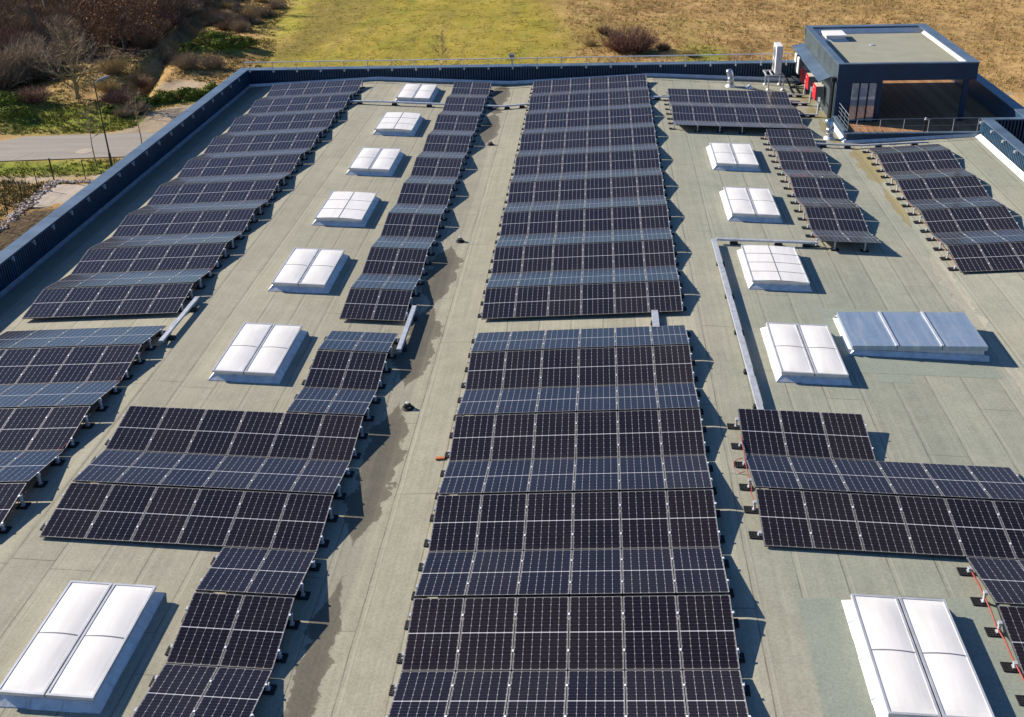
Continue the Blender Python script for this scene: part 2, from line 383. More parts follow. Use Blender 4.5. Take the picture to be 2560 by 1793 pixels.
# east parapet beside the lower roof part, with the wall running on behind the terrace
we = wall(21.40, 21.80, YF, 34.78, G0, zc, ribs=((21.40, 34.7), (21.40, YF), (-1, 0), -.2, zc), dd=.022); coping(we, 21.35, 21.84, YF, 34.8, TOP)
for y in [34.69-1.51*i for i in range(0, 14)]:
    m = MB(); m.tube([(21.37, y, .86), (21.24, y, .86)], .035, 8); m.lathe((21.25, y, .80), [(.0, 0), (.06, 0), (.06, .1), (0, .1)], 10); m.build('bracket', M['alu'], we)
ws = wall(21.40, 23.85, 34.80, 35.10, G0, zc, ribs=((23.85, 34.8), (21.84, 34.8), (0, -1), G0, zc)); coping(ws, 21.35, 40., 34.79, 35.13, TOP) if False else coping(ws, 21.35, 23.86, 34.802, 35.13, TOP)
w3 = wall(23.38, 23.85, 35.1, 47.6, G0, zc); coping(w3, 23.33, 23.88, 35.132, 47.6, TOP)
wall(-17.56, 21.8, YF-.5, YF, G0, zc); 
# west end of the terrace wing goes on to the right of the frame
wr = wall(23.86, 44.0, 34.80, 35.10, G0, zc, ribs=((44.0, 34.8), (23.9, 34.8), (0, -1), G0, zc)); coping(wr, 23.862, 44., 34.79, 35.13, TOP)
# upstand flashings
m = MB(); m.box(-17.01, -16.985, YF, 46.9, -.05, .09); m.hexa([(-16.985, YF, -.05), (-16.90, YF, -.04), (-16.90, 46.9, -.04), (-16.985, 46.9, -.05), (-16.985, YF, -.02), (-16.90, YF, -.033), (-16.90, 46.9, -.033), (-16.985, 46.9, -.02)])
bpart(m, 'flashing', M['dullflash'])
m = MB(); xs = [-17.0+i*(32.2/70) for i in range(71)]
for a, b in zip(xs, xs[1:]):
    za, zb = roof(a), roof(b)
    m.hexa([(a, 46.86, za), (b, 46.86, zb), (b, 46.94, zb), (a, 46.94, za), (a, 46.86, za+.05), (b, 46.86, zb+.05), (b, 46.94, zb+.17), (a, 46.94, za+.17)])
bpart(m, 'flashing', M['flash'])
m = MB(); ys2 = [YF, 0, 10, 20, 30, 34.75]
m.hexa([(21.12, YF, .15), (21.34, YF, .16), (21.34, 34.75, .16), (21.12, 34.75, .15), (21.12, YF, .16), (21.34, YF, .30), (21.34, 34.75, .30), (21.12, 34.75, .16)])
bpart(m, 'flashing', M['white'])

# newer felt patches and silt stains: worn-in marks of the roof, thin sheets of their own
def sheet(name, pts, m, dz, seed=0, rough=.0, parent=None):
    rnd = random.Random(seed); mbk = MB()
    P2 = [Vector((x, y, 0)) for x, y in pts]; out = []
    for a, b in zip(P2, P2[1:]+P2[:1]):
        k = max(1, int((b-a).length/.12)) if rough else 1
        for i in range(k):
            p = a.lerp(b, i/k)
            if rough:
                nv = mnoise.noise_vector(Vector((p.x*1.7+seed, p.y*1.7, 0)))*rough + mnoise.noise_vector(Vector((p.x*6, p.y*6+seed, 3)))*rough*.35
                p = p + Vector((nv.x*.6, nv.y, 0))
            out.append(p)
    # split at the roof's folds so that the sheet follows the planes
    def clip(poly, xc, keep_left):
        res = []
        for a, b in zip(poly, poly[1:]+poly[:1]):
            ia = (a.x <= xc) == keep_left; ib = (b.x <= xc) == keep_left
            if ia: res.append(a)
            if ia != ib: res.append(a.lerp(b, (xc-a.x)/(b.x-a.x)))
        return res
    import mathutils
    for (a, _), (b, _) in zip(RXP, RXP[1:]):
        poly = clip(clip(out, a, False), b, True) if True else out
        if len(poly) < 3: continue
        pts3 = [Vector((q.x, q.y, 0)) for q in poly]
        for tri in mathutils.geometry.tessellate_polygon([pts3]):
            tr = [pts3[i] for i in tri]
            nz = (tr[1]-tr[0]).cross(tr[2]-tr[0]).z
            if abs(nz) < 1e-7: continue
            if nz < 0: tr.reverse()
            mbk.face([(q.x, q.y, roof(q.x)+dz) for q in tr])
    o = mbk.build(name, m, roof_o if parent is None else parent)
    return o
sheet('felt_patch', [(10.65, 12.0), (12.45, 12.0), (12.45, 11.55), (11.5, 11.5), (11.5, 12.0)], M['feltnew'], .003, 1)
sheet('felt_patch', [(10.62, 12.02), (15.05, 12.06), (15.1, 16.35), (10.62, 16.25)], M['feltnew'], .0035, 2)
sheet('felt_patch', [(7.75, 2.2), (8.75, 2.28), (8.75, -4), (7.7, -4)], M['feltnew'], .004, 3)
sheet('felt_patch', [(10.7, 2.5), (12.35, 2.55), (12.4, -4), (10.7, -4)], M['feltnew'], .004, 4)
# terrace: deck, low walls
m = MB(); m.box(15.42, 23.36, 35.06, 47.5, -.25, 0.0); bpart(m, 'terrace_deck', M['wood'])
m = MB(); m.box(15.3, 21.37, 34.9, 35.05, -.3, .29); o = bpart(m, 'low_wall', M['navy_dark']); mm = MB(); mm.box(15.27, 21.36, 34.87, 35.09, .29, .33); mm.build('coping', M['coping'], o)
m = MB(); m.box(15.3, 15.41, 35.06, 37.97, -.3, .29); o = bpart(m, 'low_wall', M['navy_dark']); mm = MB(); mm.box(15.24, 15.44, 35.095, 37.97, .29, .33); mm.build('coping', M['coping'], o)
m = MB(); xs = [15.2+i*(6.1/20) for i in range(21)]
for a, b in zip(xs, xs[1:]):
    za, zb = roof(a), roof(b); m.hexa([(a, 34.80, za), (b, 34.80, zb), (b, 34.89, zb), (a, 34.89, za), (a, 34.80, za+.03), (b, 34.80, zb+.03), (b, 34.89, zb+.13), (a, 34.89, za+.13)])
bpart(m, 'flashing', M['flash'])
m = MB(); m.hexa([(15.14, 34.9, -.12), (15.29, 34.9, -.12), (15.29, 37.9, -.12), (15.14, 37.9, -.12), (15.14, 34.9, -.10), (15.29, 34.9, .03), (15.29, 37.9, .03), (15.14, 37.9, -.10)]); bpart(m, 'flashing', M['flash'])
m = MB(); m.box(15.3, 23.3, 47.5, 47.6, G0, .29); bpart(m, 'low_wall', M['navy_dark'])

# guard rail along the rear parapet
gr = thing('guard_rail', 'long galvanised guard rail standing on the rear parapet', 'guard rail', (0, 46.9, TOP))
m = MB(); m.tube([(-17.2, 0, .465), (0, 0, .475), (14.6, 0, .52)], .026, 8); m.build('top_rail', M['clampm'], gr)
for i in range(23):
    x = -16.84+1.415*i; m = MB(); m.box(x-.018, x+.018, -.02, .02, -.12, .47); m.box(x-.05, x+.05, .0, .06, -.14, -.05); m.build('post', M['alu'], gr)

# ------------------------------------------------------------------ pavilion on the roof
pv = thing('rooftop_pavilion', 'dark navy pavilion with flat roof over a wooden terrace', 'pavilion', (15.25, 38.0, -.12))
def pp(mb, name, m, parent=pv, smooth=False):
    o = mb.build(name, m, parent, smooth)
    if parent is pv: o.location = (-15.25, -38.0, .12)
    return o
H = 2.85
m = MB(); m.box(15.30, 15.5, 38.12, 47.55, -.2, H-.05); ribbed(m, (15.30, 47.55), (15.30, 38.12), -.15, H-.05, (-1, 0), .13, .02); pp(m, 'side_wall', M['side'])
m = MB(); m.box(15.28, 16.0, 38.0, 38.12, -.2, 2.02); m.box(17.22, 17.45, 38.0, 38.12, -.2, 2.02); m.box(16.0, 17.22, 38.0, 38.12, 1.93, 2.02); m.box(16.0, 17.22, 38.0, 38.12, -.2, .03); pp(m, 'front_wall', M['navy_dark'])
m = MB(); m.box(17.33, 17.45, 38.12, 44.3, -.2, 2.4); pp(m, 'side_wall', M['navy_dark'])
m = MB(); m.box(15.28, 21.85, 38.0, 38.14, 2.02, H-.05); m.box(21.7, 21.85, 38.14, 47.1, 2.02, H-.05); m.box(15.28, 21.85, 47.1, 47.58, 2.42, H-.05); pp(m, 'fascia', M['navy_dark'])
m = MB(); m.box(15.5, 21.7, 38.14, 47.1, 2.42, 2.5); pp(m, 'roof', M['feltpav'])
m = MB()
m.box(15.25, 15.58, 38.22, 47.1, H-.05, H); m.box(21.36, 21.88, 38.22, 47.1, H-.05, H); m.box(15.25, 21.88, 37.98, 38.22, H-.05, H); m.box(15.25, 21.88, 47.1, 47.61, H-.05, H); pp(m, 'coping', M['coping'])
m = MB(); m.box(15.5, 15.56, 38.2, 47.1, 2.5, H-.05); pp(m, 'inner_upstand', M['coping'])
m = MB(); m.hexa([(21.50, 38.2, 2.5), (21.69, 38.2, 2.5), (21.69, 47.0, 2.5), (21.50, 47.0, 2.5), (21.50, 38.2, 2.51), (21.69, 38.2, 2.66), (21.69, 47.0, 2.66), (21.50, 47.0, 2.51)]); pp(m, 'flashing', M['white'])
m = MB(); m.hexa([(15.6, 46.92, 2.5), (21.6, 46.92, 2.5), (21.6, 47.09, 2.5), (15.6, 47.09, 2.5), (15.6, 46.92, 2.53), (21.6, 46.92, 2.53), (21.6, 47.09, 2.75), (15.6, 47.09, 2.75)]); pp(m, 'flashing', M['white'])
m = MB(); m.lathe((18.15, 43.8, 2.5), [(.16, 0), (.16, .02), (.1, .05), (0, .05)], 14); pp(m, 'roof_drain', M['galv'])
m = MB(); m.box(21.32, 21.54, 38.04, 38.24, 0, 2.02); pp(m, 'post', M['navy_dark'])
wn = MB(); wn.box(15.98, 17.24, 38.02, 38.06, .0, .05); wn.box(15.98, 17.24, 38.02, 38.06, 1.90, 1.94)
for x in (15.98, 16.36, 16.78, 17.20): wn.box(x, x+.06 if x > 16 else x+.03, 37.985, 38.06, .0, 1.94)
wo = pp(wn, 'window', M['blacksteel'])
for a, b in ((16.01, 16.36), (16.42, 16.78), (16.84, 17.2)):
    m = MB(); m.box(a, b, 38.03, 38.05, .05, 1.90); m.build('pane', M['pane'], wo)
m = MB(); m.tube([(15.17, 38.25, 2.0), (15.17, 38.25, -.1)], .07, 10); m.box(15.05, 15.29, 38.15, 38.4, 1.95, 2.15); pp(m, 'downpipe', M['blacksteel'])
m = MB()
for x, z1 in ((15.19, 1.6), (15.22, 1.5), (15.18, 1.45)): m.box(x, x+.05, 38.7+(x-15.18)*9, 38.78+(x-15.18)*9, -.1, z1)
pp(m, 'conduit', M['blacksteel'])

aw = thing('awning', 'narrow slate blue metal awning over the inverters on the pavilion wall', 'awning', (15.2, 43.5, 1.9))
m = MB(); m.hexa([(-.60, -4.45, -.17), (.06, -4.05, -.03), (.06, 4.1, -.03), (-.60, 4.0, -.17), (-.60, -4.45, -.14), (.06, -4.05, 0), (.06, 4.1, 0), (-.60, 4.0, -.14)]); m.build('canopy', M['coping'], aw)
for y in (-3.9, -2, 0, 2, 3.9):
    m = MB(); m.obox((.06, y, -.35), (-.5, y, -.18), .03, .03); m.build('bracket', M['galv'], aw)
AWG = 'inverters under the awning'
def inverter(y, z0, h, wd, d, m1, label):
    t = thing('inverter', label, 'inverter', (15.2, y, z0), 0, AWG)
    m = MB(); m.box(-d+.03, -.06, -wd/2, wd/2, 0, h); m.build('housing', M['grey'], t)
    m = MB(); m.box(-d-.02, -d+.03, -wd/2-.015, wd/2+.015, -.01, h+.01); m.build('front_cover', m1, t)
    m = MB(); m.box(-d+.032, -.05, -wd/2-.01, wd/2+.01, h, h+.025); m.build('top_cover', M['cream'], t)
    if m1 is M['red']:
        m = MB(); m.tube([(-d-.02, wd*.2, h*.82), (-d-.035, wd*.2, h*.82)], .045, 10); m.build('badge', M['white'], t)
    m = MB(); m.box(-.06, 0, -wd/2+.1, -wd/2+.16, -.2, h+.1); m.box(-.06, 0, wd/2-.16, wd/2-.1, -.2, h+.1); m.build('bracket', M['galv'], t)
    m = MB()
    for k in range(4): m.tube([(-d*.6, -wd*.3+k*wd*.2, 0), (-d*.6, -wd*.3+k*wd*.2, -.12), (-.12, -wd*.2+k*wd*.1, -.28), (-.1, -wd*.2+k*wd*.1, -.6)], .014, 6)
    m.build('cable', M['black'], t)
inverter(47.25, .52, .85, .5, .35, M['white'], 'white inverter farthest from the camera under the slate blue awning')
inverter(46.35, .50, .85, .5, .35, M['white'], 'white inverter next to the red ones under the awning')
inverter(44.55, .46, .72, .8, .42, M['red'], 'red inverter partly covered by the slate blue awning')
inverter(42.9, .50, .68, .8, .42, M['red'], 'red inverter in the middle of the three red ones')
inverter(40.75, .50, .68, .8, .42, M['red'], 'red inverter nearest the black downpipe')

# railings of the terrace
rl = thing('terrace_railing', 'thin grey wire railing along the terrace front low wall', 'railing', (15.3, 34.97, .33))
m = MB(); m.tube([(.15, 0, .62), (6.05, 0, .66)], .02, 6); m.tube([(.15, 0, .3), (6.05, 0, .33)], .007, 5); m.build('top_rail', M['grey'], rl)
for x in (.43, 1.5, 2.58, 3.7, 4.82, 5.94):
    m = MB(); m.tube([(x, 0, 0), (x, 0, .63)], .014, 6); m.build('post', M['galv'], rl)
rl = thing('terrace_railing', 'short steel railing with three bars beside the pavilion window', 'railing', (15.36, 36.2, .33))
for z in (.80, .60, .42, .22):
    m = MB(); m.tube([(0, -1.2, z), (0, 1.1, z)], .017 if z > .7 else .010, 6); m.build('bar', M['lamp'], rl)
for y in (-1.15, -.3, .5):
    m = MB(); m.box(-.015, .015, y-.015, y+.015, 0, .8); m.build('post', M['lamp'], rl)
bl = thing('bollard_light', 'slim black bollard light with white cap on the terrace', 'bollard light', (19.2, 36.13, 0))
m = MB(); m.box(-.04, .04, -.04, .04, 0, .6); m.build('post', M['blacksteel'], bl)
m = MB(); m.lathe((0, 0, .6), [(.07, 0), (.08, .03), (.06, .08), (0, .1)], 12); m.build('lamp_head', M['white'], bl, True)

# ------------------------------------------------------------------ skylights
SKG = 'white skylights in two lines on the roof'
def skylight_a(label, w_=1.87, l_=3.12, h=.28):
    t = thing('skylight', label, 'skylight', (0, 0, 0), 0, SKG)
    sk = MB(); hx, hy = w_/2-.05, l_/2-.05
    rnd = random.Random(4)
    def ring(x1, y1, z1, x2, y2, z2, n=6):
        c1 = [(-x1, -y1), (x1, -y1), (x1, y1), (-x1, y1)]; c2 = [(-x2, -y2), (x2, -y2), (x2, y2), (-x2, y2)]
        for k in range(4):
            a1, b1, a2, b2 = c1[k], c1[(k+1) % 4], c2[k], c2[(k+1) % 4]
            for i in range(n):
                q = lambda p, r_, s: (p[0]+(r_[0]-p[0])*s, p[1]+(r_[1]-p[1])*s)
                s0, s1 = i/n, (i+1)/n; wv = rnd.uniform(-.012, .012)
                A, B, D, E_ = q(a1, b1, s0), q(a1, b1, s1), q(a2, b2, s1), q(a2, b2, s0)
                sk.face([(*E_, z2), (*D, z2), (*B, z1+wv), (*A, z1+wv)])
    ring(hx+.004, hy+.004, .15, hx+.15, hy+.15, .012); ring(hx+.15, hy+.15, .012, hx+.16, hy+.16, .0)
    for x in (-hx-.08, hx+.08):
        for y in (-1, 0, 1): sk.obox((x*.9, y*1.0, .165), (x*1.09, y*1.0, .02), .02, .012)
    for y in (-hy-.08, hy+.08):
        for x in (-.3, .3): sk.obox((x, y*.945, .165), (x, y*1.05, .02), .02, .012)
    sk.build('flashing', M['flash'], t)
    m = MB(); m.box(-hx, hx, -hy, hy, -.05, h-.07); m.build('curb', M['flash'], t)
    return t, h, w_, l_
def sky_two(label):
    t, h, w_, l_ = skylight_a(label)
    for s in (-1, 1):
        cx = s*(w_/4); hw = w_/4-.018; hl = l_/2
        m = MB(); z0, z1 = h-.068, h
        m.box(cx-hw, cx+hw, -hl, -hl+.05, z0, z1); m.box(cx-hw, cx+hw, hl-.05, hl, z0, z1)
        m.box(cx-hw, cx-hw+.045, -hl+.05, hl-.05, z0, z1); m.box(cx+hw-.045, cx+hw, -hl+.05, hl-.05, z0, z1)
        fr = m.build('lid', M['alu'], t)
        N = 16; dome = MB(); gx = hw-.045; n0 = 24
        for i in range(n0):
            for j in range(N):
                def q(i_, j_):
                    a = -1+2*j_/N; b = -1+2*i_/n0
                    return (cx+gx*a, (hl-.05)*b, z1-.012+.032*(1-a*a)*(1-abs(b)**6))
                dome.face([q(i, j), q(i, j+1), q(i+1, j+1), q(i+1, j)])
        dome.build('glazing', M['opal'], fr, True)
        bar = MB()
        for j in range(N):
            a, b = -1+2*j/N, -1+2*(j+1)/N; za, zb = z1-.012+.032*(1-a*a)+.004, z1-.012+.032*(1-b*b)+.004
            bar.hexa([(cx+gx*a, -.014, za-.01), (cx+gx*b, -.014, zb-.01), (cx+gx*b, .014, zb-.01), (cx+gx*a, .014, za-.01), (cx+gx*a, -.014, za), (cx+gx*b, -.014, zb), (cx+gx*b, .014, zb), (cx+gx*a, .014, za)])
        bar.build('glazing_bar', M['grey'], fr)
    m = MB(); m.box(-.02, .02, -l_/2+.02, l_/2-.02, h-.09, h-.04); m.build('gutter', M['grey'], t)
    return t
def sky_grid(label, nc):
    t, h, w_, l_ = skylight_a(label)
    m = MB(); hw, hl = w_/2, l_/2; z0, z1 = h-.068, h
    m.box(-hw, hw, -hl, -hl+.04, z0, z1); m.box(-hw, hw, hl-.04, hl, z0, z1); m.box(-hw, -hw+.04, -hl+.04, hl-.04, z0, z1); m.box(hw-.04, hw, -hl+.04, hl-.04, z0, z1)
    lid = m.build('lid', M['alu'], t)
    g_ = MB(); N = 10
    def zz(a): return z1-.012+.035*(1-a*a)
    for i in range(6):
        for j in range(N):
            q = lambda i_, j_: ((hw-.04)*(-1+2*j_/N), (hl-.04)*(-1+2*i_/6), zz(-1+2*j_/N))
            g_.face([q(i, j), q(i, j+1), q(i+1, j+1), q(i+1, j)])
    g_.build('glazing', M['opal'], lid, True)
    b = MB(); b.box(-.011, .011, -hl+.05, hl-.05, zz(0)+.001, zz(0)+.008); b.build('glazing_bar', M['grey'], lid)
    for k in range(1, nc):
        y = -hl+2*hl*k/nc; b = MB()
        for j in range(N):
            a, c = -1+2*j/N, -1+2*(j+1)/N; xa, xc = (hw-.04)*a, (hw-.04)*c
            b.hexa([(xa, y-.011, zz(a)), (xc, y-.011, zz(c)), (xc, y+.011, zz(c)), (xa, y+.011, zz(a)), (xa, y-.011, zz(a)+.006), (xc, y-.011, zz(c)+.006), (xc, y+.011, zz(c)+.006), (xa, y+.011, zz(a)+.006)])
        b.build('glazing_bar', M['grey'], lid)
    return t
def place(t, x, y):
    s = slope(x); t.matrix_world = Matrix.Translation((x, y, roof(x)+.002)) @ Matrix.Rotation(-math.atan(s), 4, 'Y')
XL, XR = -6.40, 9.68
sk0 = sky_two('large white twin skylight at the bottom left corner of the photo'); place(sk0, XL, .33)
for i, (y, k, lab) in enumerate([(12.62, 0, 'white twin skylight beside the two nearest rows of the narrow left array'),
        (18.8, 0, 'white twin skylight, second up from the wide left rows'), (25.0, 3, 'white skylight with grid bars, nearer of two gridded ones on the left'),
        (31.2, 0, 'white twin skylight between the two gridded skylights on the left'), (37.4, 3, 'white gridded skylight just in front of the rear cable tray'),
        (43.55, 0, 'white twin skylight behind the rear cable tray by the back parapet')]):
    if k: t = sky_grid(lab, k)
    else: t = dup(sk0, lab)
    place(t, XL, y)
for y, k, lab in [(.55, 0, 'white twin skylight at the bottom right corner of the photo'), (12.87, 0, 'white twin skylight left of the blue metal roof hatch'),
        (19.1, 4, 'white gridded skylight inside the bend of the cable tray'), (25.4, 0, 'white twin skylight on the right, second from the pavilion'),
        (31.6, 0, 'white twin skylight below the six wide array near the pavilion')]:
    t = sky_grid(lab, k) if k else dup(sk0, lab)
    place(t, XR, y)
# metal smoke hatch
mh = thing('roof_hatch', 'wide blue grey metal roof hatch with three panels', 'roof hatch', (13.0, 14.3, -.02))
m = MB()
for (a, b) in (((-2.0, -1.25), (2.0, -1.25)), ((2.0, -1.25), (2.0, 1.2)), ((2.0, 1.2), (-2.0, 1.2)), ((-2.0, 1.2), (-2.0, -1.25))):
    a = Vector(a); b = Vector(b); d = (b-a).normalized(); nrm = Vector((d.y, -d.x)); n = 8
    for i in range(n):
        p, q = a.lerp(b, i/n), a.lerp(b, (i+1)/n); zp = roof(13+p.x)+.03; zq = roof(13+q.x)+.03
        p2, q2 = p-nrm*.13, q-nrm*.13
        m.face([(p.x, p.y, zp), (q.x, q.y, zq), (q2.x, q2.y, zq+.13), (p2.x, p2.y, zp+.13)])
m.build('flashing', M['flash'], mh)
m = MB(); m.box(-1.85, 1.85, -1.10, 1.05, -.15, .26); m.build('curb', M['flash'], mh)
def blue_metal():
    m, t, b = newmat('weathered_blue_grey_metal'); g = NG(t); P = g.world()
    mp = g.n('ShaderNodeMapping'); mp.inputs['Scale'].default_value = (3.5, .35, 1); t.links.new(P, mp.inputs['Vector'])
    f = g.m('ADD', g.m('MULTIPLY', g.noise(mp.outputs[0], 1.5, 5, .6), .7), g.m('MULTIPLY', g.noise(P, 5, 6, .7), .3))
    t.links.new(g.ramp(f, (.35, (.28, .37, .48)), (.52, (.37, .46, .56)), (.68, (.55, .58, .58))), b.inputs['Base Color'])
    b.inputs['Roughness'].default_value = .42; b.inputs['Metallic'].default_value = .55
    return m
M['bluemetal'] = blue_metal()
for i in range(3):
    x0 = -1.92+i*1.28
    m = MB(); m.box(x0+.012, x0+1.268, -1.16, 1.12, .24, .38); m.build('lid', M['bluemetal'], mh)
for x in (-.64, .64):
    m = MB(); m.box(x-.035, x+.035, -1.165, 1.125, .382, .415); m.build('ridge_strip', M['alu'], mh)
# small skylight on the pavilion
t = thing('skylight', 'small white skylight on top of the pavilion roof', 'skylight', (16.5, 45.65, 2.5))
m = MB(); m.hexa([(-.66, -.82, 0), (.66, -.82, 0), (.66, .82, 0), (-.66, .82, 0), (-.52, -.66, .1), (.52, -.66, .1), (.52, .66, .1), (-.52, .66, .1)]); m.box(-.5, .5, -.62, .62, .05, .22); m.build('curb', M['flash'], t)
m = MB(); m.box(-.55, .55, -.7, .7, .22, .31); m.build('lid', M['opal'], t)

# ------------------------------------------------------------------ solar panels
TH, PW, PL, PX, ZL, GR, GV = .1508, 1.04, 1.755, 1.06, .12, .0851, .03
LC, LS = PL*math.cos(TH), PL*math.sin(TH); TT = 2*LC+GR+GV
SL = dict(M=(.0483, 0., 0.), N=(-.0388, -3., .0197), L=(.0449, -6., .473), R=(-.0406, 9., .1538), T=(.052, 18., -.0391))
FULL = lambda n, a, lo=0, hi=8: [(k, q, 0, n) for k in range(lo, hi+1) for q in 'FA' if not (q == 'A' and k == hi and a)]
ARR = [  # name, X0, Y0, plane, label of the array, rows (tent, F faces the camera / A faces away, first and last column)
    ('Mf', 0., 0., 'M', 'front central array', [(-1, 'A', 0, 6)]+[(k, q, 0, 6) for k in range(4) for q in 'FA']),
    ('Mb', .005, 15.307, 'M', 'rear central array', FULL(6, True)),
    ('Nf', -4.5716, -.0719, 'N', 'front left array beside the walkway', [(-1, 'A', 0, 2), (0, 'F', 0, 2), (0, 'A', 0, 2), (1, 'F', -4, 2), (1, 'A', -4, 2), (2, 'F', -4, 2), (2, 'A', 0, 2), (3, 'F', 0, 2), (3, 'A', 0, 2)]),
    ('Nb', -4.5266, 15.1234, 'N', 'rear narrow left array', FULL(2, True)),
    ('Lf', -15.0975, -.2135, 'L', 'front far left array', [(1, 'F', 0, 5), (1, 'A', 0, 5), (2, 'F', 0, 5), (2, 'A', 0, 5), (3, 'F', 0, 5), (3, 'A', 0, 5)]),
    ('Lb', -15.0739, 15.0375, 'L', 'rear far left array', FULL(5, True)),
    ('Rf', 7.3154, 3.7706, 'R', 'front right array', [(-2, 'A', 4, 6), (-1, 'F', 4, 6), (-1, 'A', 4, 6), (0, 'F', 0, 6), (0, 'A', 0, 6), (1, 'F', 0, 3)]),
    ('R2', 11.6289, 22.9042, 'R', 'narrow right array', [(-1, 'A', 0, 2)]+[(k, q, 0, 2) for k in range(4) for q in 'FA' if (k, q) != (3, 'A')]),
    ('R6', 7.3928, 23.1102, 'R', 'six wide array before the vent pipe', [(3, 'A', 0, 6), (4, 'F', 0, 6), (4, 'A', 0, 6), (5, 'F', 0, 6)]),
    ('R3', 16.0259, 19.4193, 'T', 'three wide right edge array', [(k, q, 0, 3) for k in range(4) for q in 'FA']),
]
def plane_z(pl, x): s, x0, z0 = SL[pl]; return z0+s*(x-x0)
# one module: origin at the middle of the top face, local y along the slope
fm = MB(); a, b, l, d = PW/2, PL/2, .0078, .035
def frame_mb(mbk, T=None, mi=(0, 1)):
    tr = (lambda p: T @ Vector(p)) if T is not None else (lambda p: p)
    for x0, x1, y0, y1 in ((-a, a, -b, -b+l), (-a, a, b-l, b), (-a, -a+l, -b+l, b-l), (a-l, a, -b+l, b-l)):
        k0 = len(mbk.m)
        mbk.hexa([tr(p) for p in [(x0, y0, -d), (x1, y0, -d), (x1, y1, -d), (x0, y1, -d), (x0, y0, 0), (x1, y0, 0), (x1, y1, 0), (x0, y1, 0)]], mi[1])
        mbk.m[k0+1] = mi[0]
frame_mb(fm)
ME_FRAME = fm.mesh('frame', [M['frame'], M['frameshade']])
def glass_mb(mbk, T=None, mi=(0, 1)):
    q = [(-a+l, -b+l), (a-l, -b+l), (a-l, b-l), (-a+l, b-l)]
    tr = (lambda p: T @ Vector(p)) if T is not None else (lambda p: p)
    mbk.face([tr((x, y, -.003)) for x, y in q], mi[0], [(x+a, y+b) for x, y in q])
    mbk.face([tr((x, y, -.009)) for x, y in reversed(q)], mi[1])
gm = MB(); glass_mb(gm); ME_GLASS = gm.mesh('glass', [M['glass'], M['back']])
def clamp_mb(mbk, y, T=None):
    tr = (lambda p: T @ Vector(p)) if T is not None else (lambda p: p)
    x0, x1 = a-.009, a+.030
    mbk.hexa([tr(p) for p in [(x0, y-.026, .0005), (x1, y-.026, .0005), (x1, y+.026, .0005), (x0, y+.026, .0005), (x0, y-.026, .009), (x1, y-.026, .009), (x1, y+.026, .009), (x0, y+.026, .009)]], 2 if T is not None else 0)
    return mbk
ME_CL = [clamp_mb(MB(), y).mesh('clamp', M['clampm']) for y in (-b*.5, b*.5)]
mods = []
for an, X0, Y0, pl, alab, rows in ARR:
    order = sorted(rows, key=lambda r_: (r_[0], r_[1] == 'A'))
    for ri, (k, q, c0, c1) in enumerate(order):
        for c in range(c0, c1):
            xm = X0+PX*(c+.5)-.01; s = SL[pl][0]
            if q == 'F': y0, z0, ey = Y0+k*TT, 0, Vector((0, math.cos(TH), math.sin(TH)))
            else: y0, z0, ey = Y0+k*TT+LC+GR, LS, Vector((0, math.cos(TH), -math.sin(TH)))
            ex = Vector((1, 0, s)).normalized(); ey = (ey-ex*ey.dot(ex)).normalized(); ez = ex.cross(ey)
            ctr = Vector((xm, y0+LC/2, plane_z(pl, xm)+ZL+LS/2))
            T = Matrix(((ex.x, ey.x, ez.x, ctr.x), (ex.y, ey.y, ez.y, ctr.y), (ex.z, ey.z, ez.z, ctr.z), (0, 0, 0, 1)))
            quad = [project(T @ Vector((sx*a, sy*b, 0))) for sx, sy in ((-1, -1), (1, -1), (1, 1), (-1, 1))]
            # area inside the picture
            poly = quad
            for ax, lim, sg in ((0, 0, 1), (0, 2560, -1), (1, 0, 1), (1, 1793, -1)):
                res = []
                for p, p2 in zip(poly, poly[1:]+poly[:1]):
                    ip, iq = sg*(p[ax]-lim) >= 0, sg*(p2[ax]-lim) >= 0
                    if ip: res.append(p)
                    if ip != iq:
                        tt = (lim-p[ax])/(p2[ax]-p[ax]); res.append((p[0]+tt*(p2[0]-p[0]), p[1]+tt*(p2[1]-p[1])))
                poly = res
                if not poly: break
            ar = abs(sum(p[0]*p2[1]-p2[0]*p[1] for p, p2 in zip(poly, poly[1:]+poly[:1])))/2 if poly else 0
            mods.append((ar, an, alab, ri+1, c-c0+1, q, T))
mods.sort(key=lambda m_: -m_[0])
PG = 'solar panels mounted in low east and west facing tents on the roof'
first = None; rest = MB()
for i, (ar, an, alab, row, colm, q, T) in enumerate(mods):
    lab = 'solar panel, %s from left in %s row of %s' % (ORD[colm], ORD[row], alab)
    if ar < 40: 
        continue
    if i < 300:
        if first is None:
            first = thing('solar_panel', lab, 'solar panel', (0, 0, 0), 0, PG); first.matrix_world = T
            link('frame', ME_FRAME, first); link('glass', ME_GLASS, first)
            for me in ME_CL: link('clamp', me, first)
        else: dup(first, lab, mat=T)
    else:
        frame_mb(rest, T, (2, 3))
        glass_mb(rest, T, (0, 1)); clamp_mb(rest, -b*.5, T); clamp_mb(rest, b*.5, T)
print('panels', len(mods), 'rest faces', len(rest.f))
o = rest.build('far_solar_panels', [M['glass'], M['back'], M['frame'], M['frameshade']])
tag(o, 'narrow slivers of the far solar panel rows facing away from the camera', 'solar panels', None, 'stuff')

